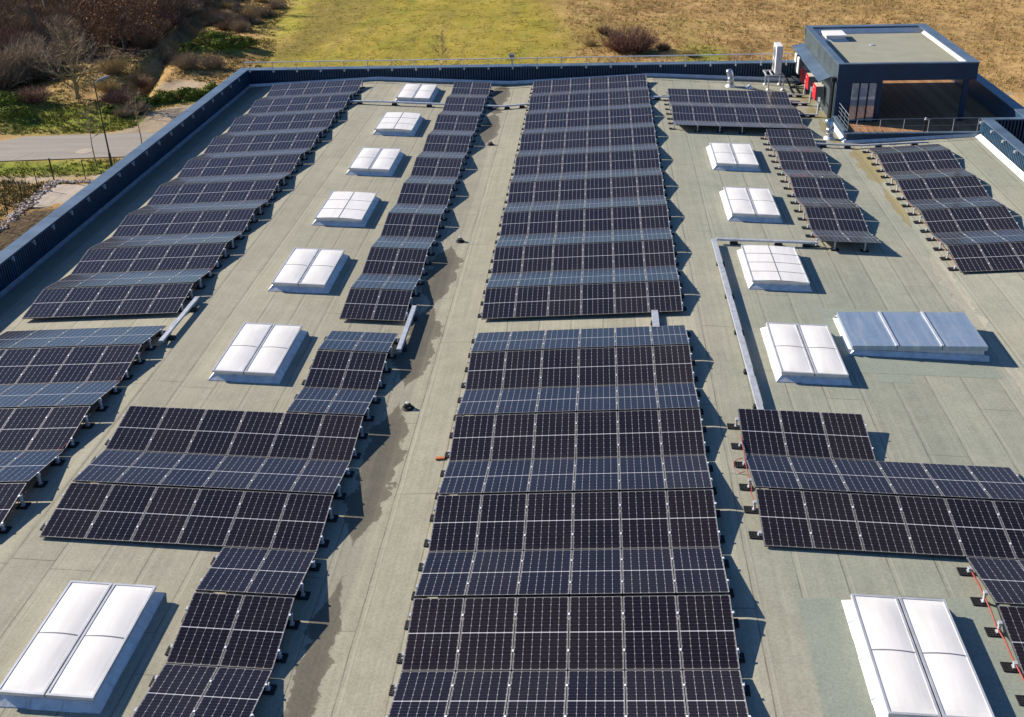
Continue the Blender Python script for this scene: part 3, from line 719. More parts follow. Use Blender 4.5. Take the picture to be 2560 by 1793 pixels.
# mounting feet at the edges of the arrays
FG = 'mounting feet along the array edges'
mat_mb = MB(); mat_mb.box(-.14, .14, -.12, .12, 0, .018)
for i in range(5): mat_mb.box(-.14, .14, -.12+i*.054, -.12+i*.054+.024, .018, .032)
for i in range(6): mat_mb.box(-.14+i*.0512, -.14+i*.0512+.024, -.118, .118, .018, .030)
ME_MAT = mat_mb.mesh('base_mat', M['black'])
POST = {}
def post_mesh(h):
    h = max(.03, round(h, 2))
    if h not in POST:
        m = MB(); m.box(-.02, .02, -.035, .035, .03, max(.04, h-.03)); m.box(-.045, .045, -.05, .05, .030, .05); m.box(-.035, .035, -.045, .045, max(.045, h-.05), h+.012)
        POST[h] = m.mesh('post', M['galv'])
    return POST[h]
nfeet = 0
def foot(x, y, top, side, lab, off=.0):
    global nfeet
    u, v = project((x, y, top))
    if not (-30 < u < 2590 and -20 < v < 1830): return
    nfeet += 1; z = roof(x)
    t = thing('mounting_foot', lab, 'mounting foot', (x, y, z+.003), 0, FG)
    o = link('base_mat', ME_MAT, t); o.location = (side*off, 0, 0); o.rotation_euler = (0, -math.atan(slope(x)), 0)
    link('post', post_mesh(top-z-.003), t)
for an, X0, Y0, pl, alab, rows in ARR:
    order = sorted(rows, key=lambda r_: (r_[0], r_[1] == 'A'))
    for ri, (k, q, c0, c1) in enumerate(order):
        sides = {'Mf': (-1, 1), 'Mb': (-1, 1), 'Nf': (-1, 1), 'Nb': (1,), 'Lf': (1,), 'Lb': (1,), 'Rf': (-1,), 'R2': (-1,), 'R6': (-1,), 'R3': (-1,)}[an]
        for sd_ in sides:
            x = X0+PX*c0-.02 if sd_ < 0 else X0+PX*c1
            for fr in (.24, .78):
                y = Y0+k*TT+(LC*fr if q == 'F' else LC+GR+LC*fr)
                z = plane_z(pl, x)+ZL+LS*(fr if q == 'F' else 1-fr)-.035
                high = (fr > .5) == (q == 'F')
                foot(x+sd_*(.03 if an[0] == 'R' else -.01), y, z, sd_, '%s silver foot, %s edge, %s row of %s' % ('higher' if high else 'lower', 'left' if sd_ < 0 else 'right', ORD[ri+1], alab), .09 if an[0] == 'R' else 0.)
for an, kk, cs in (('R6', 3, (1, 2, 3)), ('R2', -1, (0.5, 1.5))):
    X0, Y0, pl = [(q[1], q[2], q[3]) for q in ARR if q[0] == an][0]
    for j, c in enumerate(cs):
        x = X0+PX*c; y = Y0+kk*TT+LC+GR+.12
        foot(x, y, plane_z(pl, x)+ZL+LS-.05, 0, 'silver foot, %s from left under the open high edge of %s' % (ORD[j+1], 'the six wide array' if an == 'R6' else 'the narrow right array'))
print('feet', nfeet)

# ------------------------------------------------------------------ cable trays, cables, drains, vents and other roof things
def tray(label, pts, wd=.14, h=.07, blocks=(), mt='galv', parent_name='cable_tray'):
    p0 = Vector(pts[0]); t = thing(parent_name, label, 'cable tray', p0)
    m = MB()
    for a_, b_ in zip(pts, pts[1:]):
        a_ = Vector(a_); b_ = Vector(b_); n = max(1, int((b_-a_).length/2.9))
        for i in range(n):
            s0, s1 = a_.lerp(b_, i/n), a_.lerp(b_, (i+1)/n); dd = (s1-s0).normalized()*.006
            m.obox(s0-p0+dd, s1-p0-dd, wd, h)
    m.build('channel', M[mt], t)
    for x, y in blocks:
        m = MB(); z = roof(x)-p0.z; dx, dy = (.15, .09) if True else (.1, .1)
        m.hexa([(x-p0.x-dx, y-p0.y-dy, z), (x-p0.x+dx, y-p0.y-dy, z), (x-p0.x+dx, y-p0.y+dy, z), (x-p0.x-dx, y-p0.y+dy, z)]+[(x-p0.x+sx*dx*.85, y-p0.y+sy*dy*.8, z+.10) for sx, sy in ((-1, -1), (1, -1), (1, 1), (-1, 1))]); m.build('support_block', M['black'], t)
    return t
rz = lambda x, dz=.17: roof(x)+dz
tray('long steel cable tray running from the right hand array to the bend', [(7.96, 9.2, rz(7.96)), (7.86, 21.3, rz(7.86))], blocks=[(7.92, 19.37), (7.94, 16.7), (7.95, 14.12), (7.94, 11.65), (7.96, 9.72)], wd=.16)
tray('steel cable tray running from the bend to the narrow right array', [(7.95, 21.38, rz(7.95)), (11.6, 21.45, rz(11.6))], blocks=[(8.6, 21.4), (10.2, 21.42), (11.2, 21.44)])
tray('steel cable tray in front of the farthest skylight on the left', [(-9.75, 41.42, rz(-9.75)), (-8.0, 41.4, rz(-8)), (-4.5, 41.33, rz(-4.5))], blocks=[(-9.2, 41.4), (-7.3, 41.4), (-5.4, 41.36)])
tray('steel cable tray crossing the walkway near the back parapet', [(-2.4, 41.3, rz(-2.4)), (-1.5, 41.32, rz(-1.5)), (.05, 41.5, rz(.05))], blocks=[(-2.1, 41.3), (-1.2, 41.35), (-.4, 41.45)])
tray('short steel cable tray between central array and six wide array', [(6.3, 41.6, rz(6.3)), (7.45, 41.66, rz(7.45))], blocks=[(6.8, 41.63)])
tray('cable tray on edge beside the two far left arrays', [(-9.48, 16.1, rz(-9.48)), (-9.52, 12.9, rz(-9.52))], blocks=[(-9.4, 15.4), (-9.42, 13.4)])
tray('cable tray on edge joining the two narrow left arrays', [(-2.25, 16.1, rz(-2.25)), (-2.25, 13.0, rz(-2.25))], blocks=[(-2.22, 15.5), (-2.22, 13.4)], h=.12)
tray('short cable tray linking the two central arrays', [(5.48, 15.4, rz(5.48, .13)), (5.48, 14.2, rz(5.48, .13))], blocks=[(5.48, 14.72)], wd=.2)
tray('pale cable tray along the terrace low wall', [(13.7, 34.05, rz(13.7, .14)), (15.75, 34.0, rz(15.75, .14)), (18.8, 33.95, rz(18.8, .14))], blocks=[(14.1, 34.03), (15.2, 34.0), (16.6, 34.0), (18.2, 33.96)], wd=.1)
for y, lab in ((43.28, 'the covered red inverter'), (41.55, 'the middle red inverter'), (39.32, 'the nearest red inverter')):
    tray('bent steel cable tray rising to %s' % lab, [(13.6, y, rz(13.6, .12)), (14.72, y, rz(14.72, .12)), (14.76, y, rz(14.76, .14)), (14.78, y+.05, .62), (14.95, y+.9, .66)], wd=.12, h=.06, blocks=[(14.0, y), (14.5, y)])
def cable(label, pts, r_=.014, mt='redcable'):
    p0 = Vector(pts[0]); m = MB(); m.tube([Vector(p)-p0 for p in pts], r_, 6); o = m.build('cable', M[mt], None, True); o.location = p0
    return tag(o, label, 'cable')
rnd = random.Random(3)
def wavy(x, y0, y1, dz, n=14, amp=.03):
    return [(x+rnd.uniform(-amp, amp), y0+(y1-y0)*i/n, roof(x)+dz+rnd.uniform(-.03, .03)) for i in range(n+1)]
cable('red conduit along the left edge of the two panel wide bottom right rows', wavy(11.50, -3.2, 3.2, .12, 16, .02), .018)
cable('red cable at the left edge of the six wide bottom right rows', wavy(7.28, 5.0, 8.2, .12, 10), .012)
cable('red cable loop on the felt beside the front right array', [(7.22, 7.0, .45), (7.12, 7.1, .36), (7.02, 7.05, .3), (7.0, 6.8, .28), (7.1, 6.6, .29), (7.22, 6.55, .36)], .01)
cable('red cable along the left edge of the narrow right array', wavy(11.66, 21.6, 35.4, .10, 40, .015), .009)
cable('red cable along the left edge of the three wide array', wavy(16.06, 19.8, 33.8, .10, 40, .015), .009)
cable('red cable under the right edge of the front far left rows', wavy(-9.86, 4.0, 14.0, .17, 30, .02), .009)
cable('red cable under the right edge of the rear far left rows', wavy(-9.84, 15.8, 30.0, .17, 40, .02), .008)

for (x, y), lab in (((-1.5, 10.0), 'roof drain strainer on the walkway nearest the camera'), ((-1.5, 22.3), 'roof drain strainer on the walkway, middle of three'), ((-1.49, 34.8), 'roof drain strainer on the walkway farthest away')):
    t = thing('roof_drain', lab, 'roof drain', (x, y, roof(x)+.004), 0, 'roof drains along the walkway')
    m = MB(); m.lathe((0, 0, 0), [(.18, 0), (.17, .02), (.11, .05), (.10, .05)], 18); m.build('flange', M['black'], t)
    m = MB()
    for k in range(12):
        q = 2*math.pi*k/12; m.obox((.13*math.cos(q), .13*math.sin(q), .04), (.05*math.cos(q), .05*math.sin(q), .17), .016, .016)
    m.build('strainer', M['blacksteel'], t)
    m = MB(); m.lathe((0, 0, .165), [(0.0, 0), (.055, 0), (.055, .02), (.02, .03)], 12); m.build('cap', M['white'], t)
def vent(x, y, lab, ang, hh):
    t = thing('vent_pipe', lab, 'vent pipe', (x, y, roof(x)), ang, 'silver vent pipes near the pavilion')
    m = MB(); m.lathe((0, 0, 0), [(.30, .0), (.28, .03), (.16, .16), (.15, .18)], 20); m.build('flange', M['flash'], t, True)
    m = MB(); r_ = .175
    m.tube([(0, 0, .1), (0, 0, hh*.45), (0, 0, hh*.56)], r_, 20); m.build('pipe', M['duct'], t, True)
    m = MB(); m.tube([(0, 0, hh*.56), (-.02, .02, hh*.66), (-.06, .05, hh*.80), (-.10, .08, hh*.93), (-.115, .09, hh*1.0), (-.12, .095, hh*1.03)], [r_, r_, r_, r_, r_*.8, r_*.35], 20); m.build('elbow', M['duct'], t, True)
    for z in (hh*.28, hh*.55):
        m = MB(); m.lathe((0, 0, z), [(r_+.002, 0), (r_+.010, .01), (r_+.010, .03), (r_+.002, .04)], 20); m.build('clamp_band', M['galv'], t)
vent(11.02, 45.1, 'silver vent pipe in front of the rear parapet', .3, .92)
vent(14.64, 35.45, 'silver vent pipe beside the terrace corner', .1, .92)
t = thing('roof_outlet', 'small silver cone outlet by the rear parapet', 'outlet', (12.06, 44.92, roof(12.06)))
m = MB(); m.lathe((0, 0, 0), [(.24, 0), (.2, .03), (.09, .13), (.08, .17), (0, .18)], 16); m.build('cone', M['flash'], t, True)
m = MB(); m.obox((-.85, .1, .05), (-.2, .02, .05), .07, .05); m.build('hose', M['galv'], t)
# brick lying on the felt
m = MB(); m.box(-.12, .12, -.05, .05, 0, .05); o = m.build('brick', M['orange']); o.location = (-.25, 7.43, roof(-.25)+.002); o.rotation_euler = (0, 0, .12)
bv = o.modifiers.new('bevel', 'BEVEL'); bv.width = .006; tag(o, 'orange brick lying alone on the walkway', 'brick')

# outdoor unit on its steel frame
au = thing('air_conditioning_unit', 'tall white air conditioning unit standing on a steel frame', 'air conditioner', (13.5, 45.2, .82))
m = MB(); m.box(-.17, .17, -.55, .58, .05, 1.52); bo = m.build('housing', M['white'], au); bv = bo.modifiers.new('bevel', 'BEVEL'); bv.width = .02; bv.segments = 2
for z in (.42, 1.08):
    m = MB(); m.tube([(-.17, .05, z), (-.185, .05, z)], .34, 24); fo = m.build('fan_grille', M['grey'], au)
    mm = MB(); [mm.lathe((0, 0, 0), [(r_, 0), (r_+.012, 0), (r_+.012, .012), (r_, .012)], 24) for r_ in (.1, .2, .3)]; g_ = mm.build('grille_ring', M['alu'], fo); g_.rotation_euler = (0, -math.pi/2, 0); g_.location = (-.187, .05, z)
m = MB(); m.box(-.16, .16, -.5, -.42, 0, .05); m.box(-.16, .16, .42, .5, 0, .05); m.build('foot', M['galv'], au)
st = thing('steel_frame', 'galvanised steel support frame under the white air conditioning unit', 'support frame', (13.4, 45.2, roof(13.4)))
m = MB(); z = .82-roof(13.4)-.04
for y in (-.62, .62): m.obox((-.55, y, z), (.45, y, z), .06, .07)
for x in (-.52, -.2, .42): m.obox((x, -.62, z), (x, .62, z), .05, .06)
m.build('top_frame', M['galv'], st)
for x in (-.38, .42):
    for y in (-.62, .62):
        m = MB(); m.box(x-.03, x+.03, y-.03, y+.03, .03, z-.03); lg = m.build('leg', M['galv'], st); mm = MB(); mm.lathe((x, y, 0), [(.12, 0), (.12, .03), (.07, .1), (.04, .12)], 14); mm.build('foot_pad', M['flash'], lg, True)
m = MB(); m.tube([(13.75, 44.9, 1.0), (13.95, 44.6, .7), (14.2, 44.5, .15), (15.1, 44.4, .1)], .035, 8); m.tube([(13.72, 45.1, .95), (14.1, 44.9, .5), (14.3, 44.8, .12), (15.15, 44.75, .12)], .028, 8)
for k in range(4): m.tube([(14.45+.06*k, 45.6, .5), (14.5+.08*k, 45.3, .25), (14.4+.1*k, 45.0, .12), (15.1, 45.1-.1*k, .3)], .02, 6)
o = m.build('pipe_bundle', M['blacksteel']); tag(o, 'dark pipes running from the air conditioning unit to the pavilion wall', 'pipes')
fl = thing('floodlight', 'small dark floodlight on a short post above the rear parapet', 'floodlight', (-1.35, 47.4, TOP))
m = MB(); m.tube([(0, 0, 0), (0, 0, .42)], .02, 8); m.build('post', M['blacksteel'], fl)
m = MB(); m.hexa([(-.13, -.06, .42), (.13, -.06, .42), (.13, .1, .46), (-.13, .1, .46), (-.15, -.1, .58), (.15, -.1, .58), (.15, .08, .66), (-.15, .08, .66)]); m.build('lamp_head', M['grey'], fl)

# ------------------------------------------------------------------ GROUND
def sdist(px, py, a_, b_):
    ax, ay = a_; bx, by = b_; vx, vy = bx-ax, by-ay; t_ = max(0, min(1, ((px-ax)*vx+(py-ay)*vy)/(vx*vx+vy*vy)))
    return math.hypot(px-ax-vx*t_, py-ay-vy*t_)
def inpoly(px, py, poly):
    r_ = False; j = len(poly)-1
    for i in range(len(poly)):
        xi, yi = poly[i]; xj, yj = poly[j]
        if (yi > py) != (yj > py) and px < (xj-xi)*(py-yi)/(yj-yi)+xi: r_ = not r_
        j = i
    return r_
def pdist(px, py, poly):
    d_ = min(sdist(px, py, a_, b_) for a_, b_ in zip(poly, poly[1:]+poly[:1]))
    return d_ if inpoly(px, py, poly) else -d_
DITCH = [(-45.5, 131.), (-43.7, 119.2), (-40.7, 100.1), (-38.0, 84.0), (-36.6, 76.8), (-35.4, 70.0)]
MEADOW = [(-35, 140), (-33.4, 118), (-31.3, 100), (-28.8, 92), (-27.2, 86), (-27, 64), (6, 67), (2.5, 82), (.6, 86), (2.0, 89), (1.2, 94), (-.8, 105), (-2.6, 115), (-4, 140)]
STRIP = [(-36, 140), (-33.8, 118), (-31.4, 100), (-30.6, 92.5), (-29.0, 92), (-28.6, 99), (-31.9, 118), (-34, 140)]
BANDD = [(-31.3, 116), (-28.4, 98), (-27.4, 89), (-23.8, 87), (-22.8, 100), (-23.5, 120), (-24, 140), (-33, 140)]
WOOD = [(-140, 62), (-52, 69), (-48.5, 73.5), (-46, 76.8), (-47, 85), (-42.5, 85.5), (-40.3, 88.5), (-41.8, 100), (-45, 119), (-48, 150), (-140, 150)]
SAND = [(-34.6, 74.4), (-33.3, 76.6), (-30.4, 75.8), (-30.0, 73.5), (-31.2, 72.6), (-33.4, 73.2)]
GRAVEL = [(-33.2, 60.1), (-31.3, 61.6), (-31.9, 66.4), (-29.3, 68.2), (-25, 68), (-25, 60.6)]
PATHB = [(-44, 48.0), (-35.5, 48.6), (-31.7, 49.2), (-26, 49.2), (-26, 50.4), (-31.7, 50.2), (-35.5, 49.6), (-44, 49.0)]
SOIL = [(-30.9, 34), (-30.7, 44.2), (-29, 43.7), (-17, 43.7), (-17, 20), (-30.6, 20)]
road_c = lambda x: 57.25 + .1*(x+29.0) + .08*max(0, min(x, 60)-10)
def hgt(x, y):
    z = G0
    if x < -18 or x > 24 or y > 48:
        far = min(1, max(0, (y-60)/10))
        z += .14*mnoise.noise(Vector((x*.35, y*.35, 0))) + .07*mnoise.noise(Vector((x*1.1, y*1.1, 5)))
        rd = abs(y-road_c(x))
        if rd < 4.2: z = G0 + (z-G0)*max(0, (rd-3.1)/1.1)
        dd = min(sdist(x, y, a_, b_) for a_, b_ in zip(DITCH, DITCH[1:]))
        if dd < 4: z -= 1.7*math.exp(-(dd/1.15)**4)*far
        for cx, cy, rx, ry, hh in ((-33, 87.3, 3.8, 2.5, 1.1), (-44, 64.5, 4.0, 4., 1.4), (-40.8, 74.5, 3.0, 5., .9), (-36.5, 66, 2.5, 3., .5), (-34.5, 80.0, 3., 3., .5)):
            z += hh*math.exp(-(((x-cx)/rx)**2+((y-cy)/ry)**2))
        if x > 0: z += far*.25*mnoise.noise(Vector((x*.13, y*.2, 9)))
    return z
def frange(a_, b_, s): n = int(round((b_-a_)/s)); return [a_+(b_-a_)*i/n for i in range(n+1)]
gx = [-4000, -1500, -600, -300, -160] + frange(-110, -19, .7) + frange(-17, 22, 1.5) + frange(24, 70, .8) + [100, 160, 300, 600, 1500, 4000]
gy = [-4000, -1500, -600, -200, -80, -30, 0] + frange(20, 34, 2) + frange(35, 140, .7) + [170, 230, 330, 600, 1500, 4000]
V = []; ZN = []; ZN2 = []
for y in gy:
    for x in gx:
        V.append((x, y, hgt(x, y)))
        n1 = mnoise.noise(Vector((x*.5, y*.5, 2)))*.9 + mnoise.noise(Vector((x*1.7, y*1.7, 2)))*.5
        def sm(poly, wd=.8): return max(0., min(1., .5+(pdist(x, y, poly)+n1*.9)/(2*wd)))
        inside = -110 <= x <= 70 and 20 <= y <= 140
        if not inside: ZN.append((0, 0, 0, 0)); ZN2.append((0, 0, 0, 0)); continue
        green = 0.
        for cx, cy, rx, ry in ((-33, 87.3, 3.6, 2.3), (-31.3, 69.3, 3.2, 1.4), (-44.2, 65, 5, 5.5), (-37, 63.2, 9, 3.4), (-36, 51.8, 14, 1.9), (13., 83.5, 2, 5.)):
            green = max(green, math.exp(-(((x-cx)/rx)**2+((y-cy)/ry)**2)**2 * 1.1))
        sand = max(sm(SAND, .5), sm(GRAVEL, .4), sm(PATHB, .3))
        ZN.append((sm(MEADOW, 2.6), min(1, green+.15*n1), sand, sm(WOOD, 1.0)))
        ZN2.append((sm(STRIP, .7), sm(BANDD, 1.0), sm(SOIL, .3), 0))
NX = len(gx); F = [(j*NX+i, j*NX+i+1, (j+1)*NX+i+1, (j+1)*NX+i) for j in range(len(gy)-1) for i in range(NX-1)]
me = bpy.data.meshes.new('ground'); me.from_pydata(V, [], F)
for nm, dat in (('zone', ZN), ('zone2', ZN2)):
    at = me.color_attributes.new(nm, 'FLOAT_COLOR', 'POINT'); at.data.foreach_set('color', [c for q in dat for c in q])
me.polygons.foreach_set('use_smooth', [True]*len(F))
def ground_mat():
    m, t, b = newmat('winter_grassland'); g = NG(t); P = g.world()
    at = g.n('ShaderNodeAttribute', attribute_name='zone'); z1 = g.sep(at.outputs['Color']); wood = at.outputs['Alpha']
    z2 = g.sep(g.n('ShaderNodeAttribute', attribute_name='zone2').outputs['Color'])
    mp = g.n('ShaderNodeMapping'); mp.inputs['Scale'].default_value = (1, .55, 1); t.links.new(P, mp.inputs['Vector']); Q = mp.outputs[0]
    a1, a2, a3 = g.noise(Q, .16, 5, .6), g.noise(Q, .9, 6, .65), g.noise(Q, 4.5, 4, .7)
    f = g.m('ADD', g.m('MULTIPLY', a1, .45), g.m('ADD', g.m('MULTIPLY', a2, .35), g.m('MULTIPLY', a3, .2)))
    dry = g.ramp(f, (.36, (.165, .098, .036)), (.46, (.31, .192, .074)), (.54, (.43, .275, .112)), (.64, (.56, .38, .17)))
    gp = g.ramp(g.noise(Q, .12, 4, .6), (.54, 0.), (.68, 1.))
    dry = g.mix(g.m('MULTIPLY', gp, .55), dry, (0.220, 0.206, 0.040))
    mead = g.ramp(f, (.36, (.21, .175, .024)), (.46, (.31, .25, .034)), (.54, (.38, .29, .047)), (.64, (.46, .34, .085)))
    ms = g.n('ShaderNodeMapping'); ms.inputs['Scale'].default_value = (1.1, .07, 1); ms.inputs['Rotation'].default_value = (0, 0, .12); t.links.new(P, ms.inputs['Vector'])
    mead = g.mix(g.m('MULTIPLY', g.ramp(g.noise(ms.outputs[0], .8, 4, .6), (.42, 0.), (.66, 1.)), .4), mead, (.23, .18, .06))
    mead = g.mix(g.m('MULTIPLY', g.ramp(g.noise(Q, .35, 4), (.5, 0.), (.7, 1.)), .6), mead, (0.234, 0.234, 0.031))
    mead = g.mix(g.m('MULTIPLY', z2[1], .55), mead, (0.199, 0.149, 0.043))
    mead = g.mix(g.m('MULTIPLY', z2[0], .8), mead, (0.383, 0.376, 0.040))
    lush = g.ramp(a2, (.35, (.13, .165, .02)), (.55, (.24, .265, .03)), (.7, (.33, .31, .06)))
    litter = g.ramp(f, (.38, (.055, .036, .025)), (.55, (.13, .085, .055)), (.66, (.23, .155, .09)))
    sand = g.ramp(f, (.36, (.20, .155, .10)), (.5, (.36, .28, .19)), (.66, (.50, .41, .30)))
    soil = g.ramp(a3, (.35, (.035, .024, .014)), (.55, (.11, .075, .038)), (.7, (.20, .15, .085)))
    c = g.mix(z1[0], dry, mead); c = g.mix(wood, c, litter); c = g.mix(z1[1], c, lush); c = g.mix(z1[2], c, sand); c = g.mix(z2[2], c, soil)
    t.links.new(c, b.inputs['Base Color']); b.inputs['Roughness'].default_value = 1; b.inputs['Specular IOR Level'].default_value = .1
    h = g.m('ADD', g.m('MULTIPLY', a2, .7), g.m('MULTIPLY', a3, .4)); t.links.new(g.bump(h, .7, .16), b.inputs['Normal'])
    return m
me.materials.append(ground_mat()); me.update()
tag(link('ground', me), kind='structure')

def asphalt():
    m, t, b = newmat('pale_worn_asphalt'); g = NG(t); P = g.world()
    mp = g.n('ShaderNodeMapping'); mp.inputs['Scale'].default_value = (.12, 1.3, 1); mp.inputs['Rotation'].default_value = (0, 0, -.1); t.links.new(P, mp.inputs['Vector'])
    f = g.m('ADD', g.m('MULTIPLY', g.noise(mp.outputs[0], 1.1, 4), .5), g.m('MULTIPLY', g.noise(P, 7, 5, .7), .5))
    t.links.new(g.ramp(f, (.35, (.20, .175, .145)), (.5, (.255, .225, .19)), (.65, (.31, .275, .235))), b.inputs['Base Color'])
    b.inputs['Roughness'].default_value = .9
    return m
M['asphalt'] = asphalt()
m = MB(); xs = frange(-150, 150, 4)
for x0, x1 in zip(xs, xs[1:]):
    y0, y1 = road_c(x0), road_c(x1)
    m.face([(x0, y0-3.05, G0+.05), (x1, y1-3.05, G0+.05), (x1, y1+3.05, G0+.05), (x0, y0+3.05, G0+.05)])
tag(m.build('road', M['asphalt']), kind='structure')
m = MB(); m.obox((-36.9, road_c(-36.9)-3.0, G0+.056), (-36.2, road_c(-36.2)-1.2, G0+.056), .09, .006); tag(m.build('road_marking', M['concrete']), 'thin white line painted across the near lane of the road', 'road marking')
m = MB(); m.lathe((-32.5, 55.5, G0+.052), [(.6, 0), (.6, .01), (.42, .014), (0, .014)], 24); tag(m.build('manhole_cover', M['concrete']), 'round pale manhole cover in the road', 'manhole cover')
m = MB(); m.hexa([(-31.0, 44.0, G0-.2), (-17.7, 43.8, G0-.2), (-17.7, 48.3, G0-.2), (-31.1, 48.2, G0-.2), (-31.0, 44.0, G0+.06), (-17.7, 43.8, G0+.06), (-17.7, 48.3, G0+.06), (-31.1, 48.2, G0+.06)]); tag(m.build('patio', M['concrete']), kind='structure')

# stone border
def stone_mat():
    m, t, b = newmat('mixed_pale_stones'); g = NG(t)
    t.links.new(g.ramp(g.n('ShaderNodeNewGeometry').outputs['Random Per Island'], (0, (.16, .11, .08)), (.45, (.33, .25, .20)), (.8, (.46, .39, .34)), (1, (.75, .72, .68))), b.inputs['Base Color']); b.inputs['Roughness'].default_value = .9
    return m
M['stone'] = stone_mat()
rnd = random.Random(8); m = MB(); BP = [(-30.9, 36), (-30.85, 40.4), (-31.3, 44.9), (-31.45, 48.75), (-26.5, 48.9)]
def rock(mbk, c, r_, rn):
    n0 = len(mbk.v); ico = [(0, 0, 1), (.89, 0, .45), (.28, .85, .45), (-.72, .53, .45), (-.72, -.53, .45), (.28, -.85, .45), (.72, .53, -.45), (-.28, .85, -.45), (-.89, 0, -.45), (-.28, -.85, -.45), (.72, -.53, -.45), (0, 0, -1)]
    sc = (rn.uniform(.7, 1.3), rn.uniform(.7, 1.3), rn.uniform(.5, .9)); an = rn.uniform(0, 6)
    for x, y, z in ico:
        k = r_*rn.uniform(.8, 1.15); x2, y2 = x*sc[0], y*sc[1]
        mbk.v.append((c[0]+k*(x2*math.cos(an)-y2*math.sin(an)), c[1]+k*(x2*math.sin(an)+y2*math.cos(an)), c[2]+k*z*sc[2]))
    for tr in ((0, 1, 2), (0, 2, 3), (0, 3, 4), (0, 4, 5), (0, 5, 1), (1, 6, 2), (2, 7, 3), (3, 8, 4), (4, 9, 5), (5, 10, 1), (2, 6, 7), (3, 7, 8), (4, 8, 9), (5, 9, 10), (1, 10, 6), (6, 11, 7), (7, 11, 8), (8, 11, 9), (9, 11, 10), (10, 11, 6)):
        mbk.f.append(tuple(n0+i for i in tr)); mbk.m.append(0); mbk.uv.append([(0, 0)]*3)
for a_, b_ in zip(BP, BP[1:]):
    L = math.dist(a_, b_)
    for i in range(int(L*44)):
        s = rnd.random(); x = a_[0]+(b_[0]-a_[0])*s+rnd.gauss(0, .22); y = a_[1]+(b_[1]-a_[1])*s+rnd.gauss(0, .12)
        rock(m, (x, y, G0+.06), rnd.uniform(.04, .13), rnd)
tag(m.build('stone_border', M['stone']), 'loose band of pale stones bordering the patio', 'stones', None, 'stuff')

# fence
fe = thing('wire_fence', 'thin dark green fence posts with wire beyond the stone border', 'fence', (-31.6, 45, G0))
FP = [(-29.7, 49.4, 1.3), (-31.67, 49.07, 1.55), (-31.88, 47.31, 1.4), (-31.67, 44.88, 1.45), (-31.54, 42.7, 1.4), (-31.4, 40.4, 1.4), (-31.3, 38.2, 1.4), (-27.6, 49.6, 1.4)]
for x, y, h in FP:
    m = MB(); r_ = .05 if h > 1.5 else .032; m.tube([(x+31.6, y-45, -.2), (x+31.6, y-45, h)], r_, 8); m.build('post', M['postgreen'], fe)
m = MB(); FPo = [FP[7], FP[0], FP[1]]+FP[2:7]
for z in (.4, .8, 1.2):
    m.tube([(x+31.6, y-45, z) for x, y, h in FPo], .004, 4)
m.build('wire', M['postgreen'], fe)

# street lamp
sl = thing('street_lamp', 'tall thin street lamp beside the road', 'street lamp', (-29.08, 52.15, G0))
m = MB(); m.tube([(0, 0, 0), (0, 0, 1.2), (0, 0, 5.65)], [.075, .055, .036], 10); m.tube([(0, 0, 0), (0, 0, .9)], .085, 10); m.build('pole', M['postgreen'], sl)
m = MB(); m.tube([(0, 0, 5.6), (.35, .12, 5.78)], .035, 8); m.build('arm', M['lamp'], sl)
m = MB(); m.hexa([(.25, .0, 5.72), (.95, .2, 5.92), (.9, .36, 5.92), (.2, .16, 5.72), (.25, .0, 5.82), (.93, .22, 6.02), (.88, .36, 6.02), (.2, .16, 5.82)]); m.build('lamp_head', M['lamp'], sl)

# ------------------------------------------------------------------ vegetation
def island_mat(name, *stops, rough=.9, trans=0):
    m, t, b = newmat(name); g = NG(t); r_ = g.n('ShaderNodeNewGeometry').outputs['Random Per Island']
    t.links.new(g.ramp(r_, *stops), b.inputs['Base Color']); b.inputs['Roughness'].default_value = rough; b.inputs['Specular IOR Level'].default_value = .15
    return m
M['bark'] = mat('grey_brown_bark', (0.172, 0.137, 0.096), .95, 0, 8, .3)
M['barkgreen'] = mat('lichen_green_bark', (0.303, 0.267, 0.117), .95, 0, 8, .3)
M['twig'] = island_mat('brown_twigs', (0, (.12, .078, .046)), (.5, (.22, .145, .085)), (1, (.36, .25, .155)))
M['twigred'] = island_mat('reddish_twigs', (0, (.13, .070, .052)), (.5, (.22, .125, .090)), (1, (.33, .20, .14)))
M['twiggrey'] = island_mat('grey_twigs', (0, (0.163, 0.121, 0.084)), (.5, (0.304, 0.228, 0.151)), (1, (0.466, 0.372, 0.245)))
M['twiggold'] = island_mat('straw_twigs', (0, (0.222, 0.161, 0.070)), (.5, (0.363, 0.272, 0.121)), (1, (0.524, 0.403, 0.202)))
M['leafred'] = island_mat('rust_leaves', (0, (.13, .060, .036)), (.5, (.24, .125, .07)), (1, (.42, .25, .14)))
M['leafgreen'] = island_mat('bramble_leaves', (0, (.06, .09, .015)), (.5, (.16, .20, .026)), (1, (.30, .31, .05)))
M['grassdry'] = island_mat('dry_grass_blades', (0, (.24, .15, .055)), (.35, (.40, .265, .11)), (.7, (.54, .385, .18)), (1, (.32, .27, .07)))
M['grassmead'] = island_mat('meadow_grass_blades', (0, (.20, .17, .035)), (.5, (.31, .245, .05)), (1, (.42, .32, .09)))
M['grassolive'] = island_mat('olive_grass_blades', (0, (.11, .10, .03)), (.5, (.20, .17, .055)), (1, (.32, .26, .11)))
M['grassgreen'] = island_mat('green_grass_blades', (0, (0.081, 0.115, 0.016)), (.5, (0.176, 0.209, 0.030)), (1, (0.297, 0.284, 0.054)))

